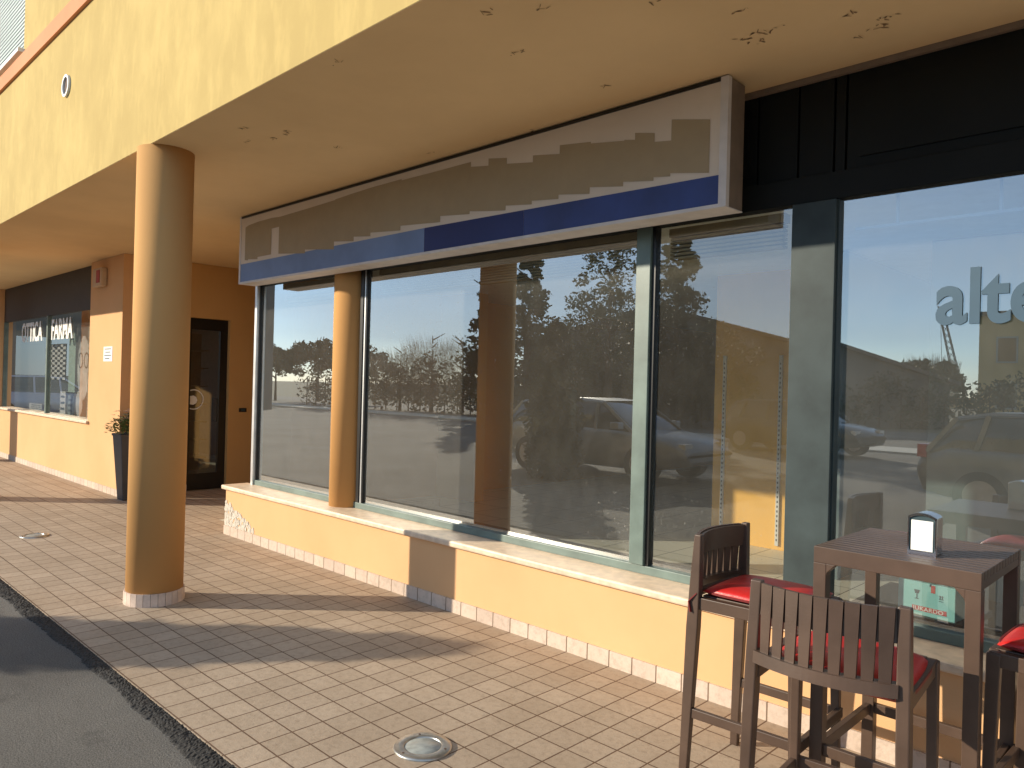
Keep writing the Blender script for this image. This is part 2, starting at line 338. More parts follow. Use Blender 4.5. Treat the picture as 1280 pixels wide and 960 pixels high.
bm = newbm(); box(bm, -11.25, -9.30, YF-.05, YF+.08, 5.03, 5.0695); obj('sill', bm, 'whitepaint', wd).matrix_parent_inverse = Matrix.Identity(4)
def ring(bm, c, r0, r1, y0, y1, n=32):
    for i in range(n):
        a0, a1 = 2*math.pi*i/n, 2*math.pi*(i+1)/n
        p = lambda r, t, y: (c[0]+r*math.cos(t), y, c[1]+r*math.sin(t))
        hexa(bm, [p(r0, a0, y0), p(r1, a0, y0), p(r1, a1, y0), p(r0, a1, y0)], [p(r0, a0, y1), p(r1, a0, y1), p(r1, a1, y1), p(r0, a1, y1)])
bm = newbm(); ring(bm, (-7.722, 4.265), .078, .10, YF-.02, YF-.001); vt = obj('vent', bm, 'whitepaint', B)
bm = newbm(); ring(bm, (-7.722, 4.265), .001, .078, YF-.004, YF-.0015); g1 = obj('grille', bm, 'grout', vt); g1.matrix_parent_inverse = Matrix.Identity(4)
# ================================================================ COLUMNS
def column(x, y, r, z0, z1, label, group, base=True):
    t = thing('column', label, 'column', (x, y, z0), group=group)
    bm = newbm(); cyl(bm, (0, 0), r, 0.0, z1-z0, 64, r*1.0); obj('shaft', bm, 'column', t)
    if base:
        bm = newbm(); n = 26; R1 = r+.012
        for i in range(n):
            a0, a1 = 2*math.pi*(i+.03)/n, 2*math.pi*(i+.97)/n
            p = lambda rr, t_, z: (rr*math.cos(t_), rr*math.sin(t_), z)
            hexa(bm, [p(r-.01, a0, .0), p(R1, a0, .0), p(R1, a1, .0), p(r-.01, a1, .0)], [p(r-.01, a0, .092), p(R1-.002, a0, .092), p(R1-.002, a1, .092), p(r-.01, a1, .092)])
        b = obj('tile_base', bm, 'basetile', t)
        bm = newbm(); cyl(bm, (0, 0), r+.006, 0, .088, 52); obj('grout_ring', bm, 'grout', t)
    return t
column(-5.795, -1.476, .196, 0, ZS, 'round ochre arcade column standing on the tiled pavement near the road edge', 'arcade columns')
column(-11.93, -1.476, .196, 0, ZS, 'round ochre arcade column further left beside the optician', 'arcade columns')
column(-18.06, -1.476, .196, 0, ZS, 'round ochre arcade column at the far end of the optician', 'arcade columns')
column(-5.94, .285, .17, .52, ZS, 'ochre half column rising from the stone sill between window panes', 'arcade columns', base=False)
# ================================================================ LOW WALL UNDER THE WINDOWS
t = thing('low_wall', 'low yellow rendered wall with tiled foot under the empty shop windows', 'wall', (-3, 0, 0), ab=True)
XE = -7.80
bm = newbm(); box(bm, XE, 20, 0, .30, 0, .475); obj('wall_panel', bm, 'wall', t)
bm = newbm(); box(bm, XE-.012, 20, -.012, .001, 0, .094); box(bm, XE-.012, XE+.001, .001, 3.0, 0, .094); obj('tile_skirting', bm, 'skirt', t)
bm = newbm(); box(bm, XE-.05, 20, -.035, .27, .475, .520); s_ = obj('stone_sill', bm, 'stone', t, bevel=.012)
bm = newbm()                                    # flaking render at the wall end
random.seed(3)
for i in range(260):
    u = random.random()**1.6*.62; v = .10+random.random()**1.3*.26*(1-u/.75)
    x = XE+.005+u; s0 = random.uniform(.008, .028); yy = -random.uniform(.001, .006)
    pts = [(x+s0*math.cos(k*1.05+random.uniform(-.3, .3)), yy, v+s0*math.sin(k*1.05)) for k in range(6)]
    bot = [bm.verts.new((p[0], .002, p[2])) for p in pts]; top = [bm.verts.new(p) for p in pts]
    bm.faces.new(top)
    for k in range(6): bm.faces.new((bot[k], bot[(k+1) % 6], top[(k+1) % 6], top[k]))
M['flake'] = plain('bare_flaking_plaster', (.55, .50, .42), .95, var=.25, sc_=30, bump=.5)
obj('flaking_render', bm, 'flake', t)
# ================================================================ SHOPFRONT GLAZING
t = thing('shopfront', 'grey green metal framed shop windows reflecting the parking area', 'shopfront', (-3, .24, .52), ab=True)
YG = .27
def post(x0, x1, m='greymetal', z0=.575, z1=2.655, y0=.235, y1=.31): return bx('post', m, t, x0, x1, y0, y1, z0, z1, bevel=.003)
bx('bottom_rail', 'greymetal', t, -7.66, 20, .238, .315, .5205, .572, bevel=.003)
bx('top_rail', 'darkframe', t, -7.66, 20, .232, .32, 2.658, 2.80, bevel=.003)
bx('post', 'alu', t, -7.70, -7.655, .22, .33, .5205, ZS-.002)
bx('post', 'blackmetal', t, -7.654, -7.635, .25, .30, .575, 2.655); post(-5.745, -5.70, 'blackmetal'); bx('post', 'alu', t, -5.697, -5.677, .245, .30, .575, 2.655); bx('post', 'blackmetal', t, -5.676, -5.662, .25, .30, .575, 2.655)
post(-2.752, -2.648, y0=.225); bx('post', 'blackmetal', t, -2.645, -2.622, .245, .30, .575, 2.655)
post(-1.755, -1.525, 'widepost', y0=.215); bx('post', 'widepost', t, -1.5245, -1.518, .24, .30, .575, 2.655); bx('post', 'alu', t, -1.764, -1.757, .238, .262, .575, 2.655)
def pane(x0, x1, m='glass'):
    bm = newbm(); quad(bm, [(x0, YG, .572), (x1, YG, .572), (x1, YG, 2.658), (x0, YG, 2.658)]); return obj('pane', bm, m, t)
pane(-7.635, -6.0, 'glass_clean'); pane(-5.662, -2.752); pane(-2.622, -1.764, 'glass_soft'); pane(-1.525, 2.2, 'glass_clean'); pane(2.3, 8, 'glass_clean')
post(2.2, 2.3); bx('post', 'darkframe', t, -6.12, -5.75, .30, .33, .5705, ZS-.004)
# solid panels above the panes, each with an inset joint
bm = newbm(); xs = [-7.65, -5.65, -3.7, -1.98, -1.75, -1.56, -1.50, .55, 2.6, 5, 8]
for a_, b_ in zip(xs, xs[1:]):
    box(bm, a_+.006, b_-.006, .262, .30, 2.801, ZS-.03)
    if b_-a_ > .5:
        box(bm, a_+.07, b_-.05, .250, .2615, 2.86, ZS-.10)
box(bm, -7.65, 8, .30, .31, 2.80, ZS-.001); obj('upper_panel', bm, 'darkframe', t)
bx('head_trim', 'signside', t, -7.65, 8, .235, .262, ZS-.03, ZS-.001)
bx('gasket_rail', 'blackmetal', t, -7.6, 8, .315, .335, .573, .60)
bm = newbm()
for z in range(3): box(bm, -5.1+.9*0, -4.0, .02+.012*z, .028+.012*z, .521, .524)
bm.free()
# white writing film on the big right pane
text('window_lettering', 'alte', .355, 'paleblueletter', t, (-1.068, .262, 2.005), FACE_STREET, sx=.85, bold=.0085, depth=.001)
text('window_lettering', 'Apertura', .085, 'ink', t, (-1.40, .262, .845), FACE_STREET, sx=.9, bold=.002, depth=.0005)
# ---- inside the empty shop
t = thing('interior_partition', 'orange painted partition with two slotted shelf uprights inside the shop', 'partition', (-3.5, 4.0, 0), ab=True)
bm = newbm(); box(bm, -4.304, -2.75, 4.0, 4.15, 0.003, 3.0); obj('panel', bm, 'interior_orange', t)
for x in (-4.176, -3.531):
    u_ = bx('shelf_upright', 'track', t, x-.018, x+.018, 3.975, 3.999, .05, 2.05)
    bm = newbm(); z = .1
    while z < 2.0: box(bm, x-.006, x+.006, 3.972, 3.9745, z, z+.022); z += .05
    o = obj('slots', bm, 'trackhole', u_); o.matrix_parent_inverse = Matrix.Identity(4)
t = thing('shop_interior', 'bare shop room behind the windows with brown side wall and grey back wall', 'room', (-2, 7, 0), ab=True)
bm = newbm(); box(bm, -8.75, -8.6, 1.2, 12, .003, ZS-.002); bx('side_wall', 'interior_brown', t, -8.75, -8.6, 1.2, 12, .004, ZS-.002); bm.free()
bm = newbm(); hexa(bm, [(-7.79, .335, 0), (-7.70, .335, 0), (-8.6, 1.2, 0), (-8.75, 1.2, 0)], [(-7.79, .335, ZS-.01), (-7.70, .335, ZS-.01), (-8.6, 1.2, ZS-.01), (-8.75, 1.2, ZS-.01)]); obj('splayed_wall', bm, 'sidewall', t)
bx('back_wall', 'interior_wall', t, -8.6, 8, 12, 12.2, .004, ZS-.002)
bm = newbm(); fp = [(-7.69, .34), (8, .34), (8, 12), (-8.6, 12), (-8.6, 1.21)]; hexa(bm, [(x, y, 2.95) for x, y in fp], [(x, y, 3.02) for x, y in fp]); obj('ceiling', bm, 'ceiling', t)
bx('partition_wall', 'interior_teal', t, -1.9, 8, 3.2, 3.3, .004, 2.94)
bx('partition_wall', 'interior_teal', t, -2.74, -2.6, 3.2, 12, .004, 2.94)
bm = newbm()                                    # raised blind stacks
def blind(x0, x1, z0, z1, lab, n=9, y0=.34):
    t = thing('venetian_blind', lab, 'blind', ((x0+x1)/2, y0+.05, z1), ab=True, group='raised blinds inside the windows')
    bm = newbm()
    for i in range(n):
        z = z0+(z1-z0)*i/n; box(bm, x0, x1, y0, y0+.06, z, z+(z1-z0)/n*.62)
    obj('slat_stack', bm, 'blind', t); bx('head_rail', 'blind', t, x0-.01, x1+.01, y0-.003, y0+.065, z1, z1+.05)
bm.free()
blind(-5.6, -2.78, 2.44, 2.62, 'tan slatted blind raised behind the widest window', 9)
blind(-2.58, -1.86, 2.46, 2.60, 'short dark tan blind raised behind the narrow window with the orange partition', 6)
blind(-7.25, -6.25, 2.42, 2.60, 'raised blind behind the leftmost narrow window', 5)
t = thing('ceiling_rail', 'thin white hanging rail inside the right window', 'rail', (0, .42, 2.5), ab=True)
bx('bar', 'whitepaint', t, -1.5, 3, .41, .43, 2.52, 2.535)
for x in (-1.3, -.85, .2, 1.2): bx('hanger', 'whitepaint', t, x, x+.012, .413, .427, 2.536, 2.94)
t = thing('display_ledge', 'dark low display ledge behind the right window', 'shelf', (-.8, .6, 0), ab=True)
bx('top', 'blackmetal', t, -1.5, 2.2, .335, 1.1, .52, .56); bx('front', 'blackmetal', t, -1.5, 2.2, 1.04, 1.08, .003, .519)
# teal carton
t = thing('carton', 'pale turquoise cardboard carton on the display ledge behind the glass', 'box', (-1.10, .55, .56), R(-6))
bm = newbm(); box(bm, -.17, .10, -.06, .10, 0, .165); obj('carton_body', bm, 'teal', t, bevel=.003)
bm = newbm(); quad(bm, [(-.10, -.0612, .022), (.062, -.0612, .022), (.062, -.0612, .046), (-.10, -.0612, .046)]); rl = obj('red_label', bm, 'redprint', t)
text('label_lettering', 'IUKARDO', .027, 'creamprint', t, (-.095, -.0622, .0248), FACE_STREET, sx=1.15, bold=.0006, depth=.0003, spacing=1.05)
bm = newbm(); quad(bm, [(-.012, -.0612, .122), (.008, -.0612, .122), (.008, -.0612, .160), (-.012, -.0612, .160)]); obj('red_seal', bm, 'redprint', t)
bm = newbm()
box(bm, -.080, -.076, -.0622, -.0612, .080, .108); box(bm, -.088, -.068, -.0622, -.0612, .079, .082); quad(bm, [(-.092, -.0615, .125), (-.064, -.0615, .125), (-.070, -.0615, .106), (-.086, -.0615, .106)]); obj('fragile_mark', bm, 'ink', t); bm = newbm()
for z in (.088, .098, .112): box(bm, .026, .046, -.0622, -.0612, z, z+.003)
box(bm, .029, .033, -.0622, -.0612, .102, .118); box(bm, .039, .043, -.0622, -.0612, .102, .118); obj('stacking_mark', bm, 'ink', t)
t = thing('ornament', 'small chrome ornament lying on top of the turquoise carton', 'ornament', (-1.07, .57, .7255))
bm = newbm(); bmesh.ops.create_uvsphere(bm, u_segments=16, v_segments=10, radius=.022, matrix=Matrix.Translation((0, 0, .022))); obj('knob', bm, 'chrome', t, smooth=True)
bm = newbm(); bar(bm, (-.11, 0, .03), (-.015, 0, .042), .012, .004, side=Vector((0, 1, 0))); bar(bm, (.015, 0, .02), (.06, -.02, .002), .016, .004, side=Vector((0, 1, 0))); obj('blade', bm, 'chrome', t)
# ================================================================ SIGNBOARD
t = thing('signboard', 'long white fascia signboard with blanked brown patches and blue lower stripe', 'sign', (-4.7, .02, 2.65), ab=True)
SX0, SX1, SY, SZ0, SZ1 = -7.49, -1.985, -.07, 2.628, 3.318
bm = newbm(); box(bm, SX0+.006, SX1-.006, SY+.006, .115, SZ0+.006, SZ1-.002); obj('case', bm, 'signside', t)
bm = newbm(); box(bm, SX0+.03, SX1-.03, SY+.002, SY+.0055, SZ0+.0195, SZ1-.02); obj('face_panel', bm, 'signface', t)
bm = newbm()
box(bm, SX0, SX1, SY-.004, SY+.03, SZ0, SZ0+.020); box(bm, SX0, SX0+.03, SY-.004, SY+.03, SZ0+.0205, SZ1); box(bm, SX1-.045, SX1, SY-.004, SY+.03, SZ0+.0205, SZ1)
obj('frame', bm, 'signframe', t)
bx('top_edge', 'blackmetal', t, SX0+.031, SX1-.046, SY-.003, SY+.03, SZ1-.018, SZ1)
bx('underside', 'signframe', t, SX0+.002, SX1-.002, SY+.031, .112, SZ0, SZ0+.0055)
ZBF = lambda x: 2.830 if x < -4.48 else 2.830-(x+4.48)*.0117
for x0, x1, m, l in ((SX0+.031, -4.484, 'blueA', 'faded pale blue length of stripe'), (-4.483, -3.45, 'blueB', 'deep navy length of stripe'), (-3.449, SX1-.046, 'blueC', 'worn mid blue length of stripe')):
    bm = newbm(); quad(bm, [(x0, SY, SZ0+.0205), (x1, SY, SZ0+.0205), (x1, SY, ZBF(x1)), (x0, SY, ZBF(x0))]); o = obj('blue_stripe', bm, m, t); o['label'] = l
# stepped cover patch: (x0, x1, bottom z at x0, bottom z at x1, top z at x0, top z at x1)
PATCHES = [[(-7.373, -7.30, 2.866, 2.858, 3.20, 3.215), (-7.30, -7.10, 2.868, 2.850, 3.215, 3.225), (-7.10, -6.83, 2.872, 2.870, 3.225, 3.225), (-6.83, -6.687, 3.12, 3.12, 3.225, 3.215)],
 [(-6.686, -6.20, 2.862, 2.815, 3.215, 3.22), (-6.20, -5.72, 2.85, 2.80, 3.22, 3.23), (-5.72, -5.42, 2.868, 2.838, 3.235, 3.245), (-5.42, -5.18, 2.875, 2.85, 3.245, 3.25),
  (-5.18, -4.78, 2.88, 2.848, 3.25, 3.25), (-4.78, -4.30, 2.885, 2.85, 3.24, 3.235), (-4.30, -3.98, 2.895, 2.865, 3.235, 3.235), (-3.98, -3.80, 2.885, 2.86, 3.20, 3.175), (-3.80, -3.62, 2.86, 2.84, 3.225, 3.195),
  (-3.62, -3.38, 2.872, 2.845, 3.155, 3.12), (-3.38, -3.15, 2.868, 2.845, 3.165, 3.13), (-3.15, -2.90, 2.872, 2.838, 3.185, 3.155), (-2.90, -2.65, 2.878, 2.842, 3.145, 3.11),
  (-2.65, -2.575, 2.869, 2.858, 3.115, 3.10), (-2.575, -2.44, 2.858, 2.839, 3.14, 3.11), (-2.44, -2.33, 2.86, 2.845, 3.06, 3.045), (-2.33, -2.09, 2.863, 2.823, 3.162, 3.108)]]
for cols in PATCHES:
    bm = newbm()
    for x0, x1, b0, b1, t0, t1 in cols: quad(bm, [(x0, SY-.0008, b0), (x1, SY-.0008, b1), (x1, SY-.0008, t1), (x0, SY-.0008, t0)])
    obj('cover_patch', bm, 'signpatch', t)
# ================================================================ OPTICIAN SHOP (left)
XC = -11.05
t = thing('optician_shop', 'yellow rendered optician shop at the far left with window and tiled foot', 'shop', (-15, 0, 0), ab=True)
bm = newbm(); box(bm, -26, -18.0, 0, .3, 0, ZS-.003); box(bm, -12.40, XC, 0, .3, 0, ZS-.003); box(bm, -18.0, -12.40, 0, .3, 0, .925); obj('front_wall', bm, 'wall', t)
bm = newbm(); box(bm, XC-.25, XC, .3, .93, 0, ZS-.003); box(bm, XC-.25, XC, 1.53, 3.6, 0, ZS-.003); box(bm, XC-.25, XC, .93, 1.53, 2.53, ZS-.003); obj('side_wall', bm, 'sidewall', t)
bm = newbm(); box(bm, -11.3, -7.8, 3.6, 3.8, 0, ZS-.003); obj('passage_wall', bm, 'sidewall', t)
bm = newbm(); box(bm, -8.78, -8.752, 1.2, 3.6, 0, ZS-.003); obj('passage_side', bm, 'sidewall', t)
bm = newbm(); box(bm, -26, XC+.012, -.012, .001, 0, .094); box(bm, XC+.0005, XC+.012, .0015, .93, 0, .094); obj('tile_skirting', bm, 'skirt', t)
bm = newbm(); box(bm, -18.05, -12.33, -.04, .12, .926, .968); obj('stone_sill', bm, 'stone', t, bevel=.01)
f = bx('window_frame', 'darkframe', t, -18.0, -12.4, .09, .16, 2.66, ZS-.004); f['label'] = 'dark brown panel above the glass'
M['brownpanel'] = plain('dark_brown_panel', (.04, .028, .02), .6); f.data.materials[0] = M['brownpanel']
for x0, x1 in ((-18.0, -17.93), (-15.0, -14.93), (-12.47, -12.4)): bx('mullion', 'greymetal', t, x0, x1, .085, .15, .9685, 2.659)
bm = newbm()
for x0, x1 in ((-17.93, -15.0), (-14.93, -12.47)): quad(bm, [(x0, .12, .968), (x1, .12, .968), (x1, .12, 2.66), (x0, .12, 2.66)])
obj('pane', bm, 'glass_plain', t)
text('window_lettering', 'OTTICA', .47, 'whitepaint', t, (-16.72, .108, 2.25), FACE_STREET, sx=.79, bold=.014, spacing=1.0)
text('window_lettering', 'FARMA', .47, 'whitepaint', t, (-14.80, .108, 2.25), FACE_STREET, sx=.78, bold=.014, spacing=1.0)
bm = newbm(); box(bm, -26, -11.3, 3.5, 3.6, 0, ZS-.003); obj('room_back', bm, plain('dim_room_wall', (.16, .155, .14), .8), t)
bm = newbm(); box(bm, -26, -11.3, .3, 3.5, 2.9, 2.95); obj('room_ceiling', bm, 'ceiling', t)
bm = newbm(); box(bm, -18.2, -12.2, .3, .9, .90, .94); obj('window_shelf', bm, 'interior_wall', t)
# portrait poster: pale face, dark hair, glasses made of simple flat shapes
t = thing('portrait_poster', 'grey portrait poster of a face with round glasses in the optician window', 'poster', (-13.35, .22, .96))
bm = newbm(); box(bm, -.48, .42, 0, .01, 0, 1.52); obj('sheet', bm, plain('poster_dark_grey', (.07, .065, .06), .5), t)
def disc(bm, cx, cz, rx, rz, y, n=24, r0=0):
    for i in range(n):
        a0, a1 = 2*math.pi*i/n, 2*math.pi*(i+1)/n
        P_ = lambda k, a_: (cx+rx*k*math.cos(a_), y, cz+rz*k*math.sin(a_))
        if r0: quad(bm, [P_(r0, a0), P_(1, a0), P_(1, a1), P_(r0, a1)])
        else: bm.faces.new([bm.verts.new(p) for p in ((cx, y, cz), P_(1, a0), P_(1, a1))])
bm = newbm(); disc(bm, -.05, .80, .30, .52, -.003); disc(bm, -.22, .22, .17, .22, -.0035); obj('face', bm, plain('poster_face_grey', (.62, .60, .57), .6, var=.35, sc_=5), t)
bm = newbm(); disc(bm, -.19, .92, .11, .13, -.006, r0=.82); obj('spectacle_rim', bm, 'ink', t); bm = newbm(); disc(bm, .10, .92, .11, .13, -.006, r0=.82); obj('spectacle_rim', bm, 'ink', t)
bm = newbm(); quad(bm, [(.17, -.004, .02), (.40, -.004, .02), (.40, -.004, 1.5), (.17, -.004, 1.5)])
q = N('leafy_print'); q.col(q.ramp(q.noise(22, 4, .7), [(.42, (.05, .07, .04)), (.5, (.40, .46, .36)), (.62, (.65, .62, .55))])); obj('leafy_border', bm, q.m, t)
t = thing('checker_banner', 'black and white chequered banner hanging in the optician window', 'banner', (-15.3, .35, 1.55))
bm = newbm()
for i in range(6):
    for j in range(14):
        if (i+j) % 2: quad(bm, [(i*.16-.5, 0, j*.045), (i*.16-.34, 0, j*.045), (i*.16-.34, 0, j*.045+.045), (i*.16-.5, 0, j*.045+.045)])
obj('white_squares', bm, 'whitepaint', t); bx('backing', 'blackmetal', t, -.52, .48, .002, .01, -.01, .64)
t = thing('display_box', 'pale green narrow notice hanging beside the portrait poster', 'notice', (-14.25, .3, 1.35))
bx('board', plain('pale_green_card', (.42, .55, .48), .7), t, -.22, .16, 0, .015, 0, 1.0)
for i, (x, h_, m, l) in enumerate(((-16.9, .12, 'whitepaint', 'row of pale trays at left of the optician window shelf'), (-15.2, .40, 'whitepaint', 'white striped upright packet on the optician window shelf'), (-14.75, .34, 'shutter', 'blue grey display case on the optician window shelf'))):
    t = thing('display_packet', l, 'packet', (x, .42, .94)); w_ = .5 if i == 0 else .16
    bx('body', m, t, -w_, w_, 0, .14, 0, h_, bevel=.006)
    bm = newbm()
    for k in range(3): box(bm, -w_*.7, w_*.7, -.003, -.0005, h_*(.18+.27*k), h_*(.28+.27*k))
    obj('print_bands', bm, 'ink', t)
# entrance door in the side wall
t = thing('entrance_door', 'dark framed glass entrance door with a round white sticker beside the column', 'door', (XC-.08, .93, 0), ab=True)
bm = newbm(); Y0, Y1, X0_, X1_ = .932, 1.528, XC-.13, XC-.07
box(bm, X0_, X1_, Y0, Y0+.05, 0.001, 2.528); box(bm, X0_, X1_, Y1-.11, Y1, .001, 2.528); box(bm, X0_, X1_, Y0+.05, Y1-.11, 2.36, 2.528); box(bm, X0_, X1_, Y0+.05, Y1-.11, .001, .24)
obj('frame', bm, 'blackmetal', t)
bm = newbm(); quad(bm, [(XC-.1, Y0+.05, .24), (XC-.1, Y1-.11, .24), (XC-.1, Y1-.11, 2.36), (XC-.1, Y0+.05, 2.36)]); obj('pane', bm, 'glass_plain', t)
bm = newbm(); box(bm, XC-.03, XC-.015, Y1-.17, Y1-.155, 1.0, 1.35); box(bm, XC-.07, XC-.03, Y1-.17, Y1-.155, 1.0, 1.015); box(bm, XC-.07, XC-.03, Y1-.17, Y1-.155, 1.335, 1.35); obj('handle', bm, 'blackmetal', t)
def xdisc(bm, cy, cz, r0, r1, x, n=28):
    for i in range(n):
        a0, a1 = 2*math.pi*i/n, 2*math.pi*(i+1)/n; P_ = lambda r_, a_: (x, cy+r_*math.cos(a_), cz+r_*math.sin(a_))
        if r0: quad(bm, [P_(r0, a0), P_(r1, a0), P_(r1, a1), P_(r0, a1)])
        else: bm.faces.new([bm.verts.new(p) for p in ((x, cy, cz), P_(r1, a0), P_(r1, a1))])
bm = newbm(); xdisc(bm, 1.045, 1.33, .135, .15, XC-.094); xdisc(bm, 1.03, 1.32, 0, .07, XC-.094, 9); obj('sticker', bm, 'whitepaint', t)
bm = newbm(); box(bm, -13.0, -12.9, .6, 1.9, 0, 2.4)
for k in range(7): box(bm, -12.9, -12.6, .6, 1.9, .3+.3*k, .32+.3*k)
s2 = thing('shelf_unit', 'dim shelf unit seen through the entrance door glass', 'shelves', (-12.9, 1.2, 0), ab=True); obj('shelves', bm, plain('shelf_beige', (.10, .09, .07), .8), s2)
t = thing('mail_slot', 'small black square plate on the orange wall right of the entrance door', 'plate', (XC, 1.75, 1.2), ab=True)
bx('plate', 'blackmetal', t, XC+.001, XC+.012, 1.70, 1.82, 1.145, 1.205, bevel=.002)
bx('socket', 'ink', t, XC+.0125, XC+.014, 1.73, 1.79, 1.16, 1.19)
t = thing('alarm_siren', 'beige alarm siren box with red lamp high on the optician wall', 'alarm', (-11.9, -.05, 2.92), ab=True)
bx('case', 'alarmbeige', t, -12.06, -11.68, -.09, -.001, 2.92, 3.19, bevel=.02)
bx('lamp', 'signred', t, -11.86, -11.73, -.10, -.0905, 2.97, 3.15, bevel=.003)
t = thing('paper_notice', 'small white printed notice stuck on the optician wall corner', 'notice', (-11.57, -.002, 1.85), ab=True)
bx('sheet', 'whitepaint', t, -11.76, -11.40, -.004, -.001, 1.85, 2.06)
bm = newbm()
for k, (a_, b_) in enumerate(((.05, .31), (.08, .28), (.04, .32), (.07, .25))): box(bm, -11.76+a_, -11.76+b_, -.006, -.0042, 2.02-.045*k, 2.032-.045*k)
obj('printed_lines', bm, 'ink', t)
# planter with flowers
t = thing('planter', 'tall tapered anthracite planter beside the optician wall corner', 'planter', (-10.74, .03, 0))
bm = newbm(); s0, s1, hh = .105, .165, .88
hexa(bm, [(-s0, -s0, 0), (s0, -s0, 0), (s0, s0, 0), (-s0, s0, 0)], [(-s1, -s1, hh), (s1, -s1, hh), (s1, s1, hh), (-s1, s1, hh)]); obj('pot', bm, 'plantpot', t, bevel=.008)
bm = newbm(); box(bm, -s1-.008, s1+.008, -s1-.008, s1+.008, hh-.03, hh+.003); obj('rim', bm, 'plantpot', t, bevel=.005)
t = thing('flowering_plant', 'bushy plant with pale pink flowers growing in the tall planter', 'plant', (-10.74, .03, .88))
random.seed(11); bm = newbm()
for i in range(800):
    a_ = random.uniform(0, 6.28); r_ = random.uniform(.02, .27); z = random.uniform(0, .24)*(1.15-r_*2); c0 = Vector((r_*math.cos(a_), r_*math.sin(a_), z+.01))
    d_ = Vector((math.cos(a_), math.sin(a_), random.uniform(-.2, .9))).normalized(); s_ = Vector((-math.sin(a_), math.cos(a_), random.uniform(-.4, .4))).normalized()
    L_ = random.uniform(.035, .065); quad(bm, [c0, c0+d_*L_*.5+s_*L_*.3, c0+d_*L_, c0+d_*L_*.5-s_*L_*.3])
obj('foliage', bm, 'leaf', t)
bm = newbm()
for i in range(90):
    a_ = random.uniform(0, 6.28); r_ = random.uniform(.0, .22); c0 = Vector((r_*math.cos(a_), r_*math.sin(a_), random.uniform(.20, .34)-.22*r_))
    for k in range(5):
        b_ = k*1.257; e = Vector((math.cos(b_), math.sin(b_), .25)); s_ = Vector((-math.sin(b_), math.cos(b_), 0)); quad(bm, [c0, c0+e*.022+s_*.013, c0+e*.036, c0+e*.022-s_*.013])
obj('blossom', bm, 'petal', t)
# ================================================================ GROUND LIGHTS
def ground_light(x, y, r, label):
    t = thing('ground_light', label, 'ground light', (x, y, 0), group='round uplights set in the paving')
    bm = newbm(); lathe(bm, [(r, .0), (r, .006), (r*.97, .011), (r*.66, .012), (r*.64, .010), (r*.64, .004)], 56); obj('steel_ring', bm, 'steel', t)
    bm = newbm(); lathe(bm, [(r*.635, .0045), (r*.60, .0085), (r*.001, .0095)], 48); obj('lens', bm, 'lampglass', t)
    for k in range(3):
        a_ = .5+k*2.094; bm = newbm(); cyl(bm, (r*.82*math.cos(a_), r*.82*math.sin(a_)), .006, .0115, .0135, 10); obj('screw', bm, 'grout', t)
ground_light(-2.668, -1.462, .133, 'round steel ground light in the paving in front of the window wall')
ground_light(-8.83, -1.52, .133, 'round steel ground light far left of the column')
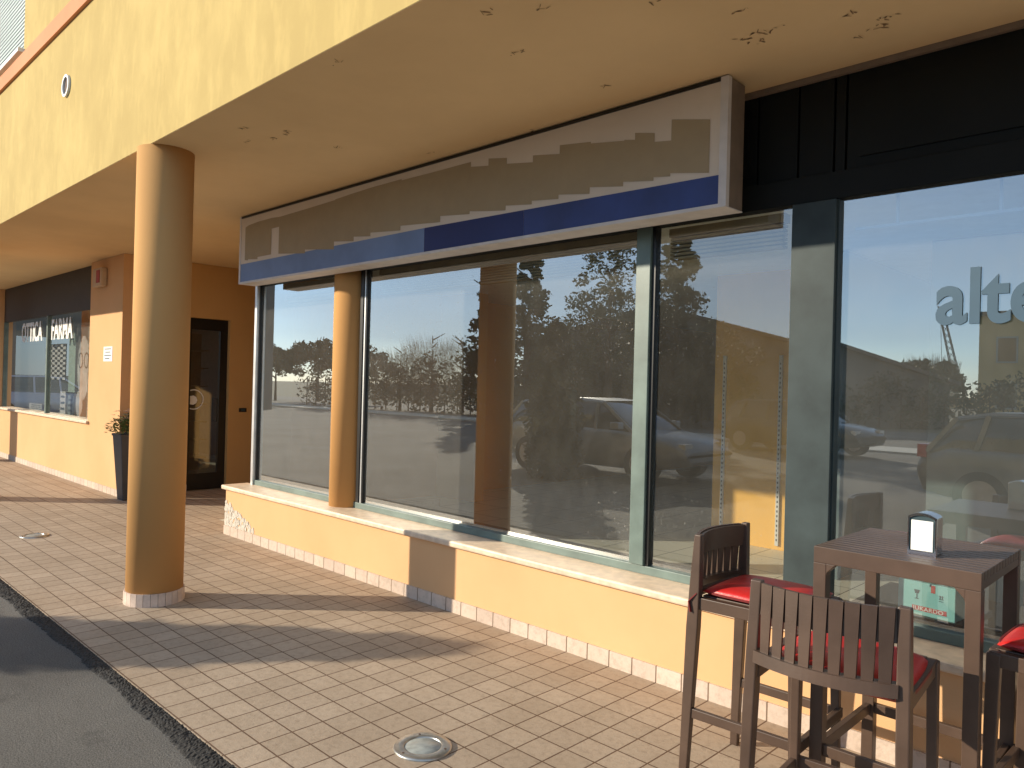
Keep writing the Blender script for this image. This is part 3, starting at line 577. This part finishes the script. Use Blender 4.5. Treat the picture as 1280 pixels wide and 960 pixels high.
# ================================================================ BAR STOOLS, TABLE
def make_stool(label, loc, rz, group='brown slatted bar stools', name='bar_stool'):
    t = thing(name, label, 'bar stool', loc, rz, group)
    ht, wt, bt, wb, bb, wf, ff = 1.05, .218, .205, .238, .242, .220, .215
    W = Vector((0, 1, 0))
    for s in (-1, 1):       # local x = forward, y = left ; rear legs run up into back posts
        zk = .80; k = zk/ht; pk = (-(bb+(bt-bb)*k), s*(wb+(wt-wb)*k), zk)
        bm = newbm(); prev = None
        for zz, w_, d_ in ((0, .030, .036), (.35, .034, .045), (.66, .037, .053), (.84, .037, .046), (ht, .036, .030)):
            k_ = zz/ht; cx, cy = -(bb+(bt-bb)*k_), s*(wb+(wt-wb)*k_); rg = [bm.verts.new((cx+a_*d_/2, cy+b_*w_/2, zz)) for a_, b_ in ((-1, -1), (1, -1), (1, 1), (-1, 1))]
            if prev:
                for i in range(4): bm.faces.new((prev[i], prev[(i+1) % 4], rg[(i+1) % 4], rg[i]))
            else: bm.faces.new(rg)
            prev = rg
        bm.faces.new(prev[::-1]); obj('leg', bm, 'resin', t, bevel=.004)
        bm = newbm(); bar(bm, (ff+.01, s*(wf+.008), 0), (ff-.005, s*wf, .785), .028, .030, .034, .045, side=W); obj('leg', bm, 'resin', t, bevel=.004)
    # seat frame
    bm = newbm()
    for s in (-1, 1): bar(bm, (-.215, s*.217, .762), (ff+.01, s*.216, .765), .030, .050, side=W)
    bar(bm, (ff+.002, -.2, .765), (ff+.002, .2, .765), .030, .050, side=Vector((1, 0, 0))); bar(bm, (-.222, -.2, .798), (-.222, .2, .798), .02, .03, side=Vector((1, 0, 0)))
    for i in range(9): bar(bm, (-.20, -.17+i*.0425, .784), (ff, -.17+i*.0425, .787), .032, .010, side=W)
    obj('seat_frame', bm, 'resin', t, bevel=.003)
    # footrest ring
    bm = newbm(); zf = .300
    for s in (-1, 1): bar(bm, (-.232, s*.233, zf), (ff+.004, s*.226, zf), .022, .040, side=W)
    bar(bm, (ff+.018, -.238, zf), (ff+.018, .238, zf), .024, .042, side=Vector((1, 0, 0))); obj('footrest', bm, 'resin', t, bevel=.003)
    # curved back: lower rail, upper inner panel, slats
    bow = lambda y: .055*(1-(y/.22)**2)
    def strip(bm, z0, z1, x_off0, x_off1, th, y0=-.212, y1=.212, n=20):
        for i in range(n):
            ya, yb = y0+(y1-y0)*i/n, y0+(y1-y0)*(i+1)/n
            def pt(y, z, o): 
                k = (z-.8)/(ht-.8); return (-(.232+(.205-.232)*k)-bow(y)-o, y, z)
            hexa(bm, [pt(ya, z0, x_off0), pt(yb, z0, x_off0), pt(yb, z0, x_off0-th), pt(ya, z0, x_off0-th)], [pt(ya, z1, x_off1), pt(yb, z1, x_off1), pt(yb, z1, x_off1-th), pt(ya, z1, x_off1-th)])
    bm = newbm(); strip(bm, .795, .832, .012, .012, .042); bmesh.ops.remove_doubles(bm, verts=bm.verts[:], dist=.0002); obj('back_rail', bm, 'resin', t)
    bm = newbm(); strip(bm, .945, 1.042, -.002, -.002, .014); bmesh.ops.remove_doubles(bm, verts=bm.verts[:], dist=.0002); obj('back_panel', bm, 'resin', t)
    for i in range(9):
        ya = -.197+i*.0440; bm = newbm(); w0, w1 = .030, .0405; yc = ya+.0205
        pt = lambda y, z, o: (-(.232-.027*(z-.8)/(ht-.8))-bow(y)-o, y, z)
        hexa(bm, [pt(yc-w0/2, .82, .0), pt(yc+w0/2, .82, .0), pt(yc+w0/2, .82, -.012), pt(yc-w0/2, .82, -.012)],
             [pt(yc-w1/2, 1.047, .014), pt(yc+w1/2, 1.047, .014), pt(yc+w1/2, 1.047, 0), pt(yc-w1/2, 1.047, 0)]); obj('slat', bm, 'resin', t)
    # cushion
    bm = newbm(); n = 14
    def S(u, v):   # superellipse footprint
        return u, v
    top = {}; bot = {}
    for i in range(n+1):
        for j in range(n+1):
            u, v = -1+2*i/n, -1+2*j/n
            e = max(0, 1-max(abs(u), abs(v))**6)
            cx = .005+u*.212*(1-.04*v*v); cy = v*.205*(1-.04*u*u)
            puff = .046*(1-u**4*.55)*(1-v**4*.55)*(e**.35)
            dim = -.006*math.exp(-((u*2.2)**2+(v*2.2)**2))
            top[i, j] = bm.verts.new((cx, cy, .808+puff*.72+dim)); bot[i, j] = bm.verts.new((cx*.985, cy*.985, .792 if e > 0 else .806))
    for i in range(n):
        for j in range(n):
            bm.faces.new((top[i, j], top[i+1, j], top[i+1, j+1], top[i, j+1])).smooth = True; bm.faces.new((bot[i, j], bot[i, j+1], bot[i+1, j+1], bot[i+1, j])).smooth = True
    for k in range(n):
        for a_, b_ in (((k, 0), (k+1, 0)), ((k+1, n), (k, n)), ((0, k+1), (0, k)), ((n, k), (n, k+1))):
            bm.faces.new((bot[a_], bot[b_], top[b_], top[a_])).smooth = True
    cu = obj('cushion', bm, 'red', t); cu['label'] = 'glossy red seat cushion'
    bm = newbm(); pts = []
    for k in range(64):
        a_ = 2*math.pi*k/64; c_, s_ = math.cos(a_), math.sin(a_); ex = lambda q_: math.copysign(abs(q_)**.38, q_)
        pts.append(Vector((.005+ex(c_)*.213, ex(s_)*.206, .8075)))
    for k in range(64): bar(bm, pts[k], pts[(k+1) % 64], .007, .007, side=Vector((0, 0, 1)))
    obj('piping', bm, 'redpiping', cu)
    return t
def copy_tree(o, parent=None):
    c = o.copy(); C.objects.link(c)
    if parent: c.parent = parent; c.matrix_parent_inverse = o.matrix_parent_inverse.copy()
    for ch in [k for k in C.objects if k.parent is o]: copy_tree(ch, c)
    return c
st = make_stool('brown slatted bar stool with red cushion left of the table facing right', (-1.458, -.595, 0), R(1.8))
for lab, loc, rz in (('brown slatted bar stool in front of the table with its back to the viewer', (-.935, -1.125, 0), R(95)),
                     ('brown bar stool with red cushion cut off by the right frame edge', (-.395, -.43, 0), R(178))):
    c = copy_tree(st); c['label'] = lab; c.location = loc; c.rotation_euler = (0, 0, rz)
    if 'back to the viewer' in lab:
        for k in C.objects:
            if k.parent is c and k.name.startswith('cushion'): k.location = (0, -.012, -.512); k.scale = (1, 1.06, 1.6)
c = copy_tree(st); c['label'] = 'brown bar stool without cushion standing inside the shop behind the right window'; c.location = (-.56, 1.10, 0); c.rotation_euler = (0, 0, R(92))
for k in [k for k in C.objects if k.parent is c and k.name.startswith('cushion')]:
    for g_ in [g_ for g_ in C.objects if g_.parent is k]: bpy.data.objects.remove(g_)
    bpy.data.objects.remove(k)
bm = newbm(); bar(bm, (-.20, -.236, .806), (-.232, -.244, .77), .016, .004, side=Vector((0, 1, 0))); bar(bm, (-.232, -.244, .77), (-.222, -.246, .725), .018, .004, side=Vector((0, 1, 0))); obj('tie_strap', bm, 'redpiping', st)
# table
ZT = 1.07
t = thing('bar_table', 'square brown slatted high table by the right window', 'table', (-.915, -.45, 0), R(0))
hx, hy = .283, .303; bm = newbm(); n = 13; wS = 2*hy/n
box(bm, -hx, hx, -hy, -hy+.036, ZT-.062, ZT); box(bm, -hx, hx, hy-.036, hy, ZT-.062, ZT)
for i in range(n-1):
    y0 = -hy+.040+i*(2*hy-.08)/(n-1); box(bm, -hx, hx, y0, y0+(2*hy-.08)/(n-1)-.005, ZT-.030, ZT)
box(bm, -hx+.001, -hx+.03, -hy+.037, hy-.037, ZT-.06, ZT-.031); box(bm, hx-.03, hx-.001, -hy+.037, hy-.037, ZT-.06, ZT-.031); obj('tabletop', bm, 'resin', t, bevel=.002)
for sx in (-1, 1):
    for sy in (-1, 1):
        bm = newbm(); x0, x1 = sorted((sx*hx, sx*(hx-.048))); y0, y1 = sorted((sy*hy, sy*(hy-.048))); box(bm, x0, x1, y0, y1, 0, ZT-.0625)
        xi = sx*(hx-.048); hexa(bm, [(xi, y0+.001, ZT-.11), (xi, y1-.001, ZT-.11), (xi, y1-.001, ZT-.0625), (xi, y0+.001, ZT-.0625)], [(xi-sx*.004, y0+.001, ZT-.095), (xi-sx*.004, y1-.001, ZT-.095), (xi-sx*.035, y1-.001, ZT-.0625), (xi-sx*.035, y0+.001, ZT-.0625)])
        obj('leg', bm, 'resin', t, bevel=.005)
bm = newbm(); zf = .27
for s in (-1, 1): box(bm, -hx+.048, hx-.048, *sorted((s*(hy-.012), s*(hy-.036))), zf, zf+.042); box(bm, *sorted((s*(hx-.012), s*(hx-.036))), -hy+.048, hy-.048, zf, zf+.042)
obj('footrest', bm, 'resin', t, bevel=.002)
# napkin dispenser
t = thing('napkin_dispenser', 'chrome napkin dispenser with white napkins on the brown table', 'napkin dispenser', (-.862, -.555, ZT), R(2))
def arch(w_, h, sag, n=14): return [(-w_/2, 0), (w_/2, 0)]+[(w_/2-w_*i/n, h+sag*(1-((2*i/n)-1)**2)) for i in range(n+1)]
def extr(bm, prof, y0, y1):
    a_ = [bm.verts.new((x, y0, z)) for x, z in prof]; b_ = [bm.verts.new((x, y1, z)) for x, z in prof]
    bm.faces.new(a_); bm.faces.new(b_[::-1])
    for i in range(len(prof)): bm.faces.new((a_[i], a_[(i+1) % len(prof)], b_[(i+1) % len(prof)], b_[i]))
bm = newbm(); extr(bm, arch(.098, .140, .016), -.042, .042); bb_ = obj('chrome_body', bm, 'chrome', t, bevel=.004)
bm = newbm(); extr(bm, arch(.086, .134, .014), -.0432, -.0425); obj('dark_recess', bm, 'ink', t)
bm = newbm(); box(bm, -.037, .037, -.0475, -.0435, .016, .128); obj('napkins', bm, 'napkin', t, bevel=.002)
bm = newbm(); 
for s in (-1, 1): box(bm, *sorted((s*.043, s*.048)), -.0485, -.042, 0, .140)
box(bm, -.043, .043, -.0485, -.0436, .001, .015); extr(bm, [(x*1.0, z+.0) for x, z in [(-.048+.096*i/12, .141+.0155*(1-((2*i/12)-1)**2)) for i in range(13)]+[(.048-.096*i/12, .131+.0155*(1-((2*i/12)-1)**2)) for i in range(13)]], -.0485, -.0421); obj('front_bezel', bm, 'chrome', t)
# ================================================================ CARS (parked across the road, seen in the glass)
def make_car(label, loc, rz, paint, L_=4.4, Wd=1.82, H=1.5):
    t = thing('parked_car', label, 'car', loc, rz, 'parked cars reflected in the shop glass')
    # side profile stations: x, z_low, z_belt, z_top(body), half width factor
    belt = [(-.5, .45, .78), (-.485, .32, .92), (-.40, .26, .98), (-.25, .24, .97), (0, .22, .95), (.2, .22, .93), (.28, .24, .90), (.42, .28, .80), (.485, .34, .68), (.5, .42, .60)]
    bm = newbm(); prev = None
    for u, zl, zb in belt:
        x = u*L_; wf_ = Wd/2*(1-.9*max(0, abs(u)-.40)**1.0*1.6); zb *= H/1.5
        sec = [(0, zl), (wf_*.86, zl), (wf_*.98, zl+.12), (wf_, (zl+zb)/2), (wf_*.97, zb-.06), (wf_*.86, zb), (0, zb+.02)]
        ring_ = [bm.verts.new((x, -y, z)) for y, z in sec]+[bm.verts.new((x, y, z)) for y, z in sec[1:-1][::-1]]
        if prev:
            for i in range(len(ring_)): bm.faces.new((prev[i], prev[(i+1) % len(ring_)], ring_[(i+1) % len(ring_)], ring_[i])).smooth = True
        else: bm.faces.new(ring_)
        prev = ring_
    bm.faces.new(prev[::-1]); obj('body', bm, paint, t)
    ga = [(-.47, .0), (-.39, .86), (-.30, .98), (-.05, 1.0), (.08, .93), (.25, .0)]
    def green(bm, k, z_add, s0=0, s1=99, top=True):
        pr = None
        for u, g in ga:
            zb = .93*H/1.5; zt = zb+(H-zb)*g+z_add; wb_ = Wd/2*.90*k; wt_ = Wd/2*(.90-.16*g)*k
            rg = [bm.verts.new((u*L_, -wb_, zb-.03)), bm.verts.new((u*L_, -wt_, zt-.03*g)), bm.verts.new((u*L_, -wt_*.85, zt)), bm.verts.new((u*L_, wt_*.85, zt)), bm.verts.new((u*L_, wt_, zt-.03*g)), bm.verts.new((u*L_, wb_, zb-.03))]
            if pr:
                for i in range(5): bm.faces.new((pr[i], pr[i+1], rg[i+1], rg[i])).smooth = True
            pr = rg
    bm = newbm(); green(bm, .985, -.005); obj('windows', bm, 'carglass', t)
    bm = newbm()
    rf = [(u*L_, Wd/2*(.90-.16*g), .93*H/1.5+(H-.93*H/1.5)*g) for u, g in ga[1:5]]
    for (xa, wa, za), (xb, wb2, zb2) in zip(rf, rf[1:]):
        for s in (-1, 1):
            pass
        quad(bm, [(xa, -wa*.9, za+.008), (xb, -wb2*.9, zb2+.008), (xb, wb2*.9, zb2+.008), (xa, wa*.9, za+.008)])
        for s in (-1, 1): quad(bm, [(xa, s*wa*.9, za+.008), (xb, s*wb2*.9, zb2+.008), (xb, s*wb2*1.0, zb2-.05), (xa, s*wa*1.0, za-.05)])
    for s in (-1, 1):
        for (u0, g0, u1, g1) in ((-.47, 0, -.39, .86), (.25, 0, .08, .93), (-.12, 0, -.12, .97), (-.33, 0, -.30, .95), (.06, 0, .05, .94)):
            p0 = Vector((u0*L_, s*Wd/2*.905, .93*H/1.5-.02)); p1 = Vector((u1*L_, s*Wd/2*(.905-.16*g1), .93*H/1.5+(H-.93*H/1.5)*g1-.02)); bar(bm, p0, p1, .06, .02, side=Vector((1, 0, 0)))
    obj('roof', bm, paint, t)
    for sx in (-.31, .30):
        for s in (-1, 1):
            c0 = Vector((sx*L_, s*(Wd/2-.11), .33)); wheel = None
            bm = newbm(); bmesh.ops.create_cone(bm, cap_ends=True, segments=28, radius1=.33, radius2=.33, depth=.22, matrix=Matrix.Translation(c0) @ Matrix.Rotation(R(90), 4, 'X')); wl = obj('wheel', bm, 'tyre', t)
            bm = newbm(); bmesh.ops.create_cone(bm, cap_ends=True, segments=20, radius1=.21, radius2=.19, depth=.232, matrix=Matrix.Translation(c0) @ Matrix.Rotation(R(90), 4, 'X')); obj('rim', bm, 'rim', wl)
    for s in (-1, 1):
        bm = newbm(); box(bm, .455*L_, .485*L_, *sorted((s*.5, s*.74)), .62, .73); obj('headlight', bm, 'lampclear', t)
        bm = newbm(); box(bm, -.497*L_, -.47*L_, *sorted((s*.58, s*.82)), .80, .98); obj('tail_light', bm, 'lampred', t)
        bm = newbm(); box(bm, .17*L_, .215*L_, *sorted((s*(Wd/2-.04), s*(Wd/2+.13))), .93, 1.05); obj('mirror', bm, paint, t, bevel=.02)
    return t
make_car('dark grey estate car parked behind the viewer, reflected in the wide window', (-8.95, -7.75, 0), R(0), 'carsilver', 4.4, 1.8, 1.45)
make_car('grey hatchback car parked behind the viewer, reflected in the right window', (-1.25, -8.4, 0), R(0), 'cargrey', 4.3, 1.8, 1.46)
make_car('blue grey car parked far left, reflected in the optician window', (-31, -3.9, 0), R(-90), 'carblue', 4.6, 1.8, 1.56)
make_car('small dark car parked further back, reflected in the right window', (-9.0, -16.5, 0), R(8), 'cardark', 4.2, 1.75, 1.45)
# ================================================================ TREES, SHRUBS, BUILDINGS BEYOND THE ROAD
def leafquads(bm, c, r, n, s, rnd, flat=1.0):
    for _ in range(n):
        while True:
            p = Vector((rnd.uniform(-1, 1), rnd.uniform(-1, 1), rnd.uniform(-1, 1)))
            if p.length < 1: break
        p = Vector((p.x*r, p.y*r, p.z*r*flat))+c
        a_ = Vector((rnd.uniform(-1, 1), rnd.uniform(-1, 1), rnd.uniform(-1, 1))).normalized(); b_ = a_.orthogonal().normalized(); k = s*rnd.uniform(.6, 1.4)
        quad(bm, [p-a_*k-b_*k*.5, p+a_*k-b_*k*.5, p+a_*k+b_*k*.5, p-a_*k+b_*k*.5])
def limbs(bm, base, h, r, rnd, n=7):
    bar(bm, base, base+Vector((0, 0, h*.72)), r*2, r*2, r*.4, r*.4)
    for i in range(n):
        z = h*rnd.uniform(.3, .85); a_ = rnd.uniform(0, 6.28); L2 = h*rnd.uniform(.08, .16); p = base+Vector((0, 0, z))
        bar(bm, p, p+Vector((math.cos(a_)*L2, math.sin(a_)*L2, L2*.6)), r*.7, r*.7, r*.2, r*.2)
def tree(name, kind, loc, h, wd, label, cat, group, seed):
    rnd = random.Random(seed); t = thing(name, label, cat, loc, group=group)
    bm = newbm(); limbs(bm, Vector((0, 0, 0)), h, max(.05, h*.018), rnd, 9 if kind != 'cone' else 5); obj('trunk', bm, 'bark', t)
    bm = newbm(); m = 'needle'
    if kind == 'cone':
        k = 0
        while k < 90:
            z = h*(.08+.92*(k/90)); rr = wd/2*(1-(k/90))**.75*rnd.uniform(.5, 1.15)+.08; a_ = rnd.uniform(0, 6.28)
            leafquads(bm, Vector((math.cos(a_)*rr*.7, math.sin(a_)*rr*.7, z)), max(.25, rr*.5), 90, .10, rnd, .6); k += 1
    elif kind == 'pine':
        m = 'needle'
        for k in range(42):
            a_ = rnd.uniform(0, 6.28); rr = wd/2*math.sqrt(rnd.random()); z = h*(.45+.5*math.sqrt(max(0, 1-(rr/(wd/2))**2))*rnd.uniform(.55, 1)); leafquads(bm, Vector((math.cos(a_)*rr, math.sin(a_)*rr, z)), wd*.10, 70, .13, rnd, .7)
    elif kind == 'loose':
        m = 'olive'
        for k in range(60):
            a_ = rnd.uniform(0, 6.28); z = h*rnd.uniform(.22, 1.0); rr = wd/2*(1-abs(z/h-.5)*1.1)*math.sqrt(rnd.random()); leafquads(bm, Vector((math.cos(a_)*rr, math.sin(a_)*rr, z)), rnd.uniform(.3, .7), 80, .07, rnd, .8)
    elif kind in ('bare', 'rust'):
        m = 'twig' if kind == 'bare' else 'rust'
        for k in range(3400):
            a_ = rnd.uniform(0, 6.28); rr = wd/2*math.sqrt(rnd.random()); z = h*rnd.uniform(.1, .75)
            p = Vector((math.cos(a_)*rr*.75, math.sin(a_)*rr*.75, z)); d_ = Vector((math.cos(a_)*rnd.uniform(0, .5), math.sin(a_)*rnd.uniform(0, .5), 1)).normalized(); L2 = h*rnd.uniform(.1, .27)*(1.1-.5*rr/(wd/2)); s_ = d_.orthogonal().normalized()*.03
            quad(bm, [p-s_, p+s_, p+d_*L2+s_*.2, p+d_*L2-s_*.2])
        for k in range(18): 
            a_ = rnd.uniform(0, 6.28); rr = wd/2*rnd.random(); leafquads(bm, Vector((math.cos(a_)*rr, math.sin(a_)*rr, h*rnd.uniform(.15, .6))), h*.15, 50, .07, rnd, 1)
    obj('crown', bm, m, t)
    return t
G = 'trees beyond the road reflected in the glass'
TR = [('pine_tree', 'pine', (-55.3, -25.7), 4.6, 5.0, 'round topped pine at the far left of the treeline'), ('pine_tree', 'pine', (-53.5, -28.4), 5.2, 6.5, 'taller round topped pine next to the far left pine'), ('pine_tree', 'pine', (-50.5, -30.0), 4.8, 6, 'broad pine closing the left pine group'),
 ('winter_shrub', 'bare', (-36.7, -23.8), 4.2, 5.0, 'bare winter thicket tree left of the grey twiggy clump'), ('winter_shrub', 'bare', (-35.2, -25.0), 5.2, 5.0, 'tall grey twiggy bare tree in the middle thicket'), ('winter_shrub', 'bare', (-33.0, -25.5), 5.0, 5.0, 'bare twiggy tree leaning on the dark conifer'),
 ('conifer_tree', 'cone', (-30.2, -24.9), 8.3, 4.2, 'tall dark conifer on the left of the pair of conifers'), ('conifer_tree', 'cone', (-27.6, -25.3), 9.2, 4.6, 'tallest dark conifer right of its twin'),
 ('broadleaf_tree', 'loose', (-21.6, -24.4), 8.9, 4.4, 'loose olive leaved tree with open crown'), ('winter_shrub', 'bare', (-26.0, -29.5), 6.4, 6.0, 'bare tree behind the loose olive tree'),
 ('conifer_tree', 'cone', (-20.6, -28.6), 9.9, 6.0, 'wide based conifer right of the loose tree'), ('broadleaf_tree', 'rust', (-28.3, -52.5), 7.0, 8.5, 'rusty leaved low tree far behind the shed'),
 ('winter_shrub', 'bare', (-20.9, -72), 6.0, 6.0, 'bare tree far off beside the crane'), ('pine_tree', 'pine', (-13.9, -45.5), 4.2, 4.2, 'round evergreen bush beside the yellow house'),
 ('broadleaf_tree', 'loose', (-24.2, -26.8), 6.5, 5.0, 'low olive tree filling the gap between the conifers'), ('broadleaf_tree', 'loose', (-17.5, -27.5), 4.6, 4.5, 'low olive bush at the right end of the tree row')]
for i, (nm, k, (x, y), h, wd_, lab) in enumerate(TR): tree(nm, k, (x, y, -.05), h, wd_, lab, 'tree', G, 100+i)
# hedges
def hedge(x0, y0, x1, y1, h, seed, label, m='olive'):
    rnd = random.Random(seed); t = thing('hedge', label, 'hedge', (x0, y0, -.05), group='hedges along the far road'); bm = newbm(); L2 = math.hypot(x1-x0, y1-y0); n = int(L2*2.2)
    for k in range(n):
        u = k/n; leafquads(bm, Vector(((x1-x0)*u, (y1-y0)*u+rnd.uniform(-.5, .5), h*rnd.uniform(.15, .8))), h*.32, 110, .10, rnd, .9)
    obj('foliage', bm, m, t); bm = newbm()
    for k in range(int(L2)): 
        u = k/L2; bar(bm, ((x1-x0)*u, (y1-y0)*u, 0), ((x1-x0)*u, (y1-y0)*u, h*.6), .05, .05)
    obj('stem', bm, 'bark', t)
hedge(-46, -23, -30, -24.5, 3.2, 1, 'brown green hedge at the left half of the far road', 'twig'); hedge(-31, -26, -15.5, -27, 3.4, 2, 'tall dark hedge under the conifers', 'needle'); hedge(-17.5, -36, -7, -41, 2.9, 3, 'dark hedge in front of the yellow house', 'needle')
# invented evergreen shrub out of view, added to cast the shadow band on the paving
rnd = random.Random(9); t = thing('shadow_shrub', 'narrow evergreen shrub added out of view on the left to cast the paving shadow', 'shrub', (-9.06, -6.20, 0))
bm = newbm()
for k in range(60):
    z = 2.75*(k+.5)/60; rr = .52*max(.03, 1-max(0, (z-1.6)/1.2)**1.6)
    for q_ in range(5): a_ = rnd.uniform(0, 6.28); leafquads(bm, Vector((math.cos(a_)*rr*.75, math.sin(a_)*rr*.75, z)), rnd.uniform(.12, .2), 34, .038, rnd, .8)
obj('foliage', bm, 'needle', t); bm = newbm(); lathe(bm, [(.30, .15), (.39, .5), (.40, 1.7), (.30, 2.1), (.12, 2.35), (.01, 2.4)], 24); obj('shadow_core', bm, 'needle', t); bm = newbm(); bar(bm, (0, 0, 0), (0, 0, 1.8), .1, .1, .05, .05); obj('trunk', bm, 'bark', t)  # solid core added inside the leaves to smooth the cast shadow's edges
# buildings
def gable(name, label, x0, y0, x1, y1, depth, eave, ridge, wall, roof, windows=()):
    """long wall from (x0,y0) to (x1,y1), gable ends facing along it"""
    a_ = Vector((x0, y0, 0)); b_ = Vector((x1, y1, 0)); ax = (b_-a_); L2 = ax.length; rz = math.atan2(ax.y, ax.x)
    t = thing(name, label, 'building', (x0, y0, -.05), rz)
    bm = newbm(); box(bm, 0, L2, -depth, 0, 0, eave)
    for y in (0, -depth): bm.faces.new([bm.verts.new(p) for p in ((0, y, eave), (L2, y, eave), (L2/2, y, ridge))])
    obj('wall', bm, wall, t)
    bm = newbm()
    for s in (0, 1):
        xa = -.4 if s == 0 else L2+.4; k = (ridge-eave)/(L2/2)
        hexa(bm, [(xa, .4, eave-.4*k+.02), (L2/2, .4, ridge+.02), (L2/2, -depth-.4, ridge+.02), (xa, -depth-.4, eave-.4*k+.02)], [(xa, .4, eave-.4*k+.2), (L2/2, .4, ridge+.2), (L2/2, -depth-.4, ridge+.2), (xa, -depth-.4, eave-.4*k+.2)])
    obj('roof', bm, roof, t)
    for (u, z, w_, h_) in windows:
        bm = newbm(); box(bm, u-w_/2, u+w_/2, .01, .06, z, z+h_); wf = obj('window', bm, 'whitepaint', t); bm = newbm(); box(bm, u-w_/2+.08, u+w_/2-.08, .061, .07, z+.08, z+h_-.08); obj('pane', bm, 'carglass', wf)
    return t
gable('shed_building', 'long grey shed with low dark gable roof behind the trees', -22.5, -45.5, -36.5, -37.2, 9, 4.3, 6.4, 'bldgdark', 'roofdark', ((3, 1.2, 2.0, 1.4), (8, 1.2, 2.0, 1.4), (13, 1.2, 2.0, 1.4)))
gable('shed_building', 'lower dark shed between the grey shed and the yellow house', -15.0, -45.6, -25.0, -39.0, 7, 2.4, 4.4, 'bldgdark', 'roofdark', ((2.2, 1.0, 1.4, 1.2), (6.5, 1.0, 1.4, 1.2)))
t = thing('yellow_house', 'flat roofed yellow house at the right end of the treeline', 'building', (-12.85, -53, -.05), 0)
bm = newbm(); box(bm, 0, 12, -10, 0, 0, 7.1); obj('wall', bm, 'bldgyellow', t)
bm = newbm(); box(bm, -.3, 12.3, -10.3, .3, 7.1, 7.35); obj('roof', bm, 'roofdark', t)
for u in (1.6, 5, 8.5):
    for z in (1.0, 4.0):
        bm = newbm(); box(bm, u-.6, u+.6, .01, .07, z, z+1.7); wf = obj('window', bm, 'shutter', t); bm = newbm(); box(bm, u-.5, u+.5, .071, .08, z+.1, z+1.6); obj('pane', bm, 'carglass', wf)
gable('roadside_building', 'tall plain building far left across the road mirrored in the optician window', -48, -19, -52, -4.5, 10, 8.5, 9.5, 'bldgdark', 'roofdark', ((3, 1.2, 1.2, 1.5), (7, 1.2, 1.2, 1.5), (3, 4.6, 1.2, 1.5), (7, 4.6, 1.2, 1.5)))
# crane
t = thing('crane', 'distant lattice crane boom leaning above the hedge', 'crane', (-32.5, -131.6, 0))
bm = newbm(); p0, p1 = Vector((0, 0, 0)), Vector((-2.9, 2.6, 16.0)); ns = 16; wq = .55
def cp(k, i): 
    u = k/ns; o = [(-1, -1), (1, -1), (1, 1), (-1, 1)][i]; w_ = wq*(1-.5*u); return p0.lerp(p1, u)+Vector((o[0]*w_, o[1]*w_, 0))
for k in range(ns):
    for i in range(4):
        bar(bm, cp(k, i), cp(k+1, i), .12, .12); bar(bm, cp(k, i), cp(k+1, (i+1) % 4), .07, .07)
obj('boom', bm, 'blackmetal', t); bm = newbm(); bar(bm, p1, p1+Vector((.4, 0, -9)), .06, .06); obj('cable', bm, 'blackmetal', t); bm = newbm(); box(bm, -1.6, 1.6, -1.6, 1.6, -.5, 1.6); obj('base', bm, 'bldgyellow', t)
for o in C.objects:
    if 'abs' in o: del o['abs']
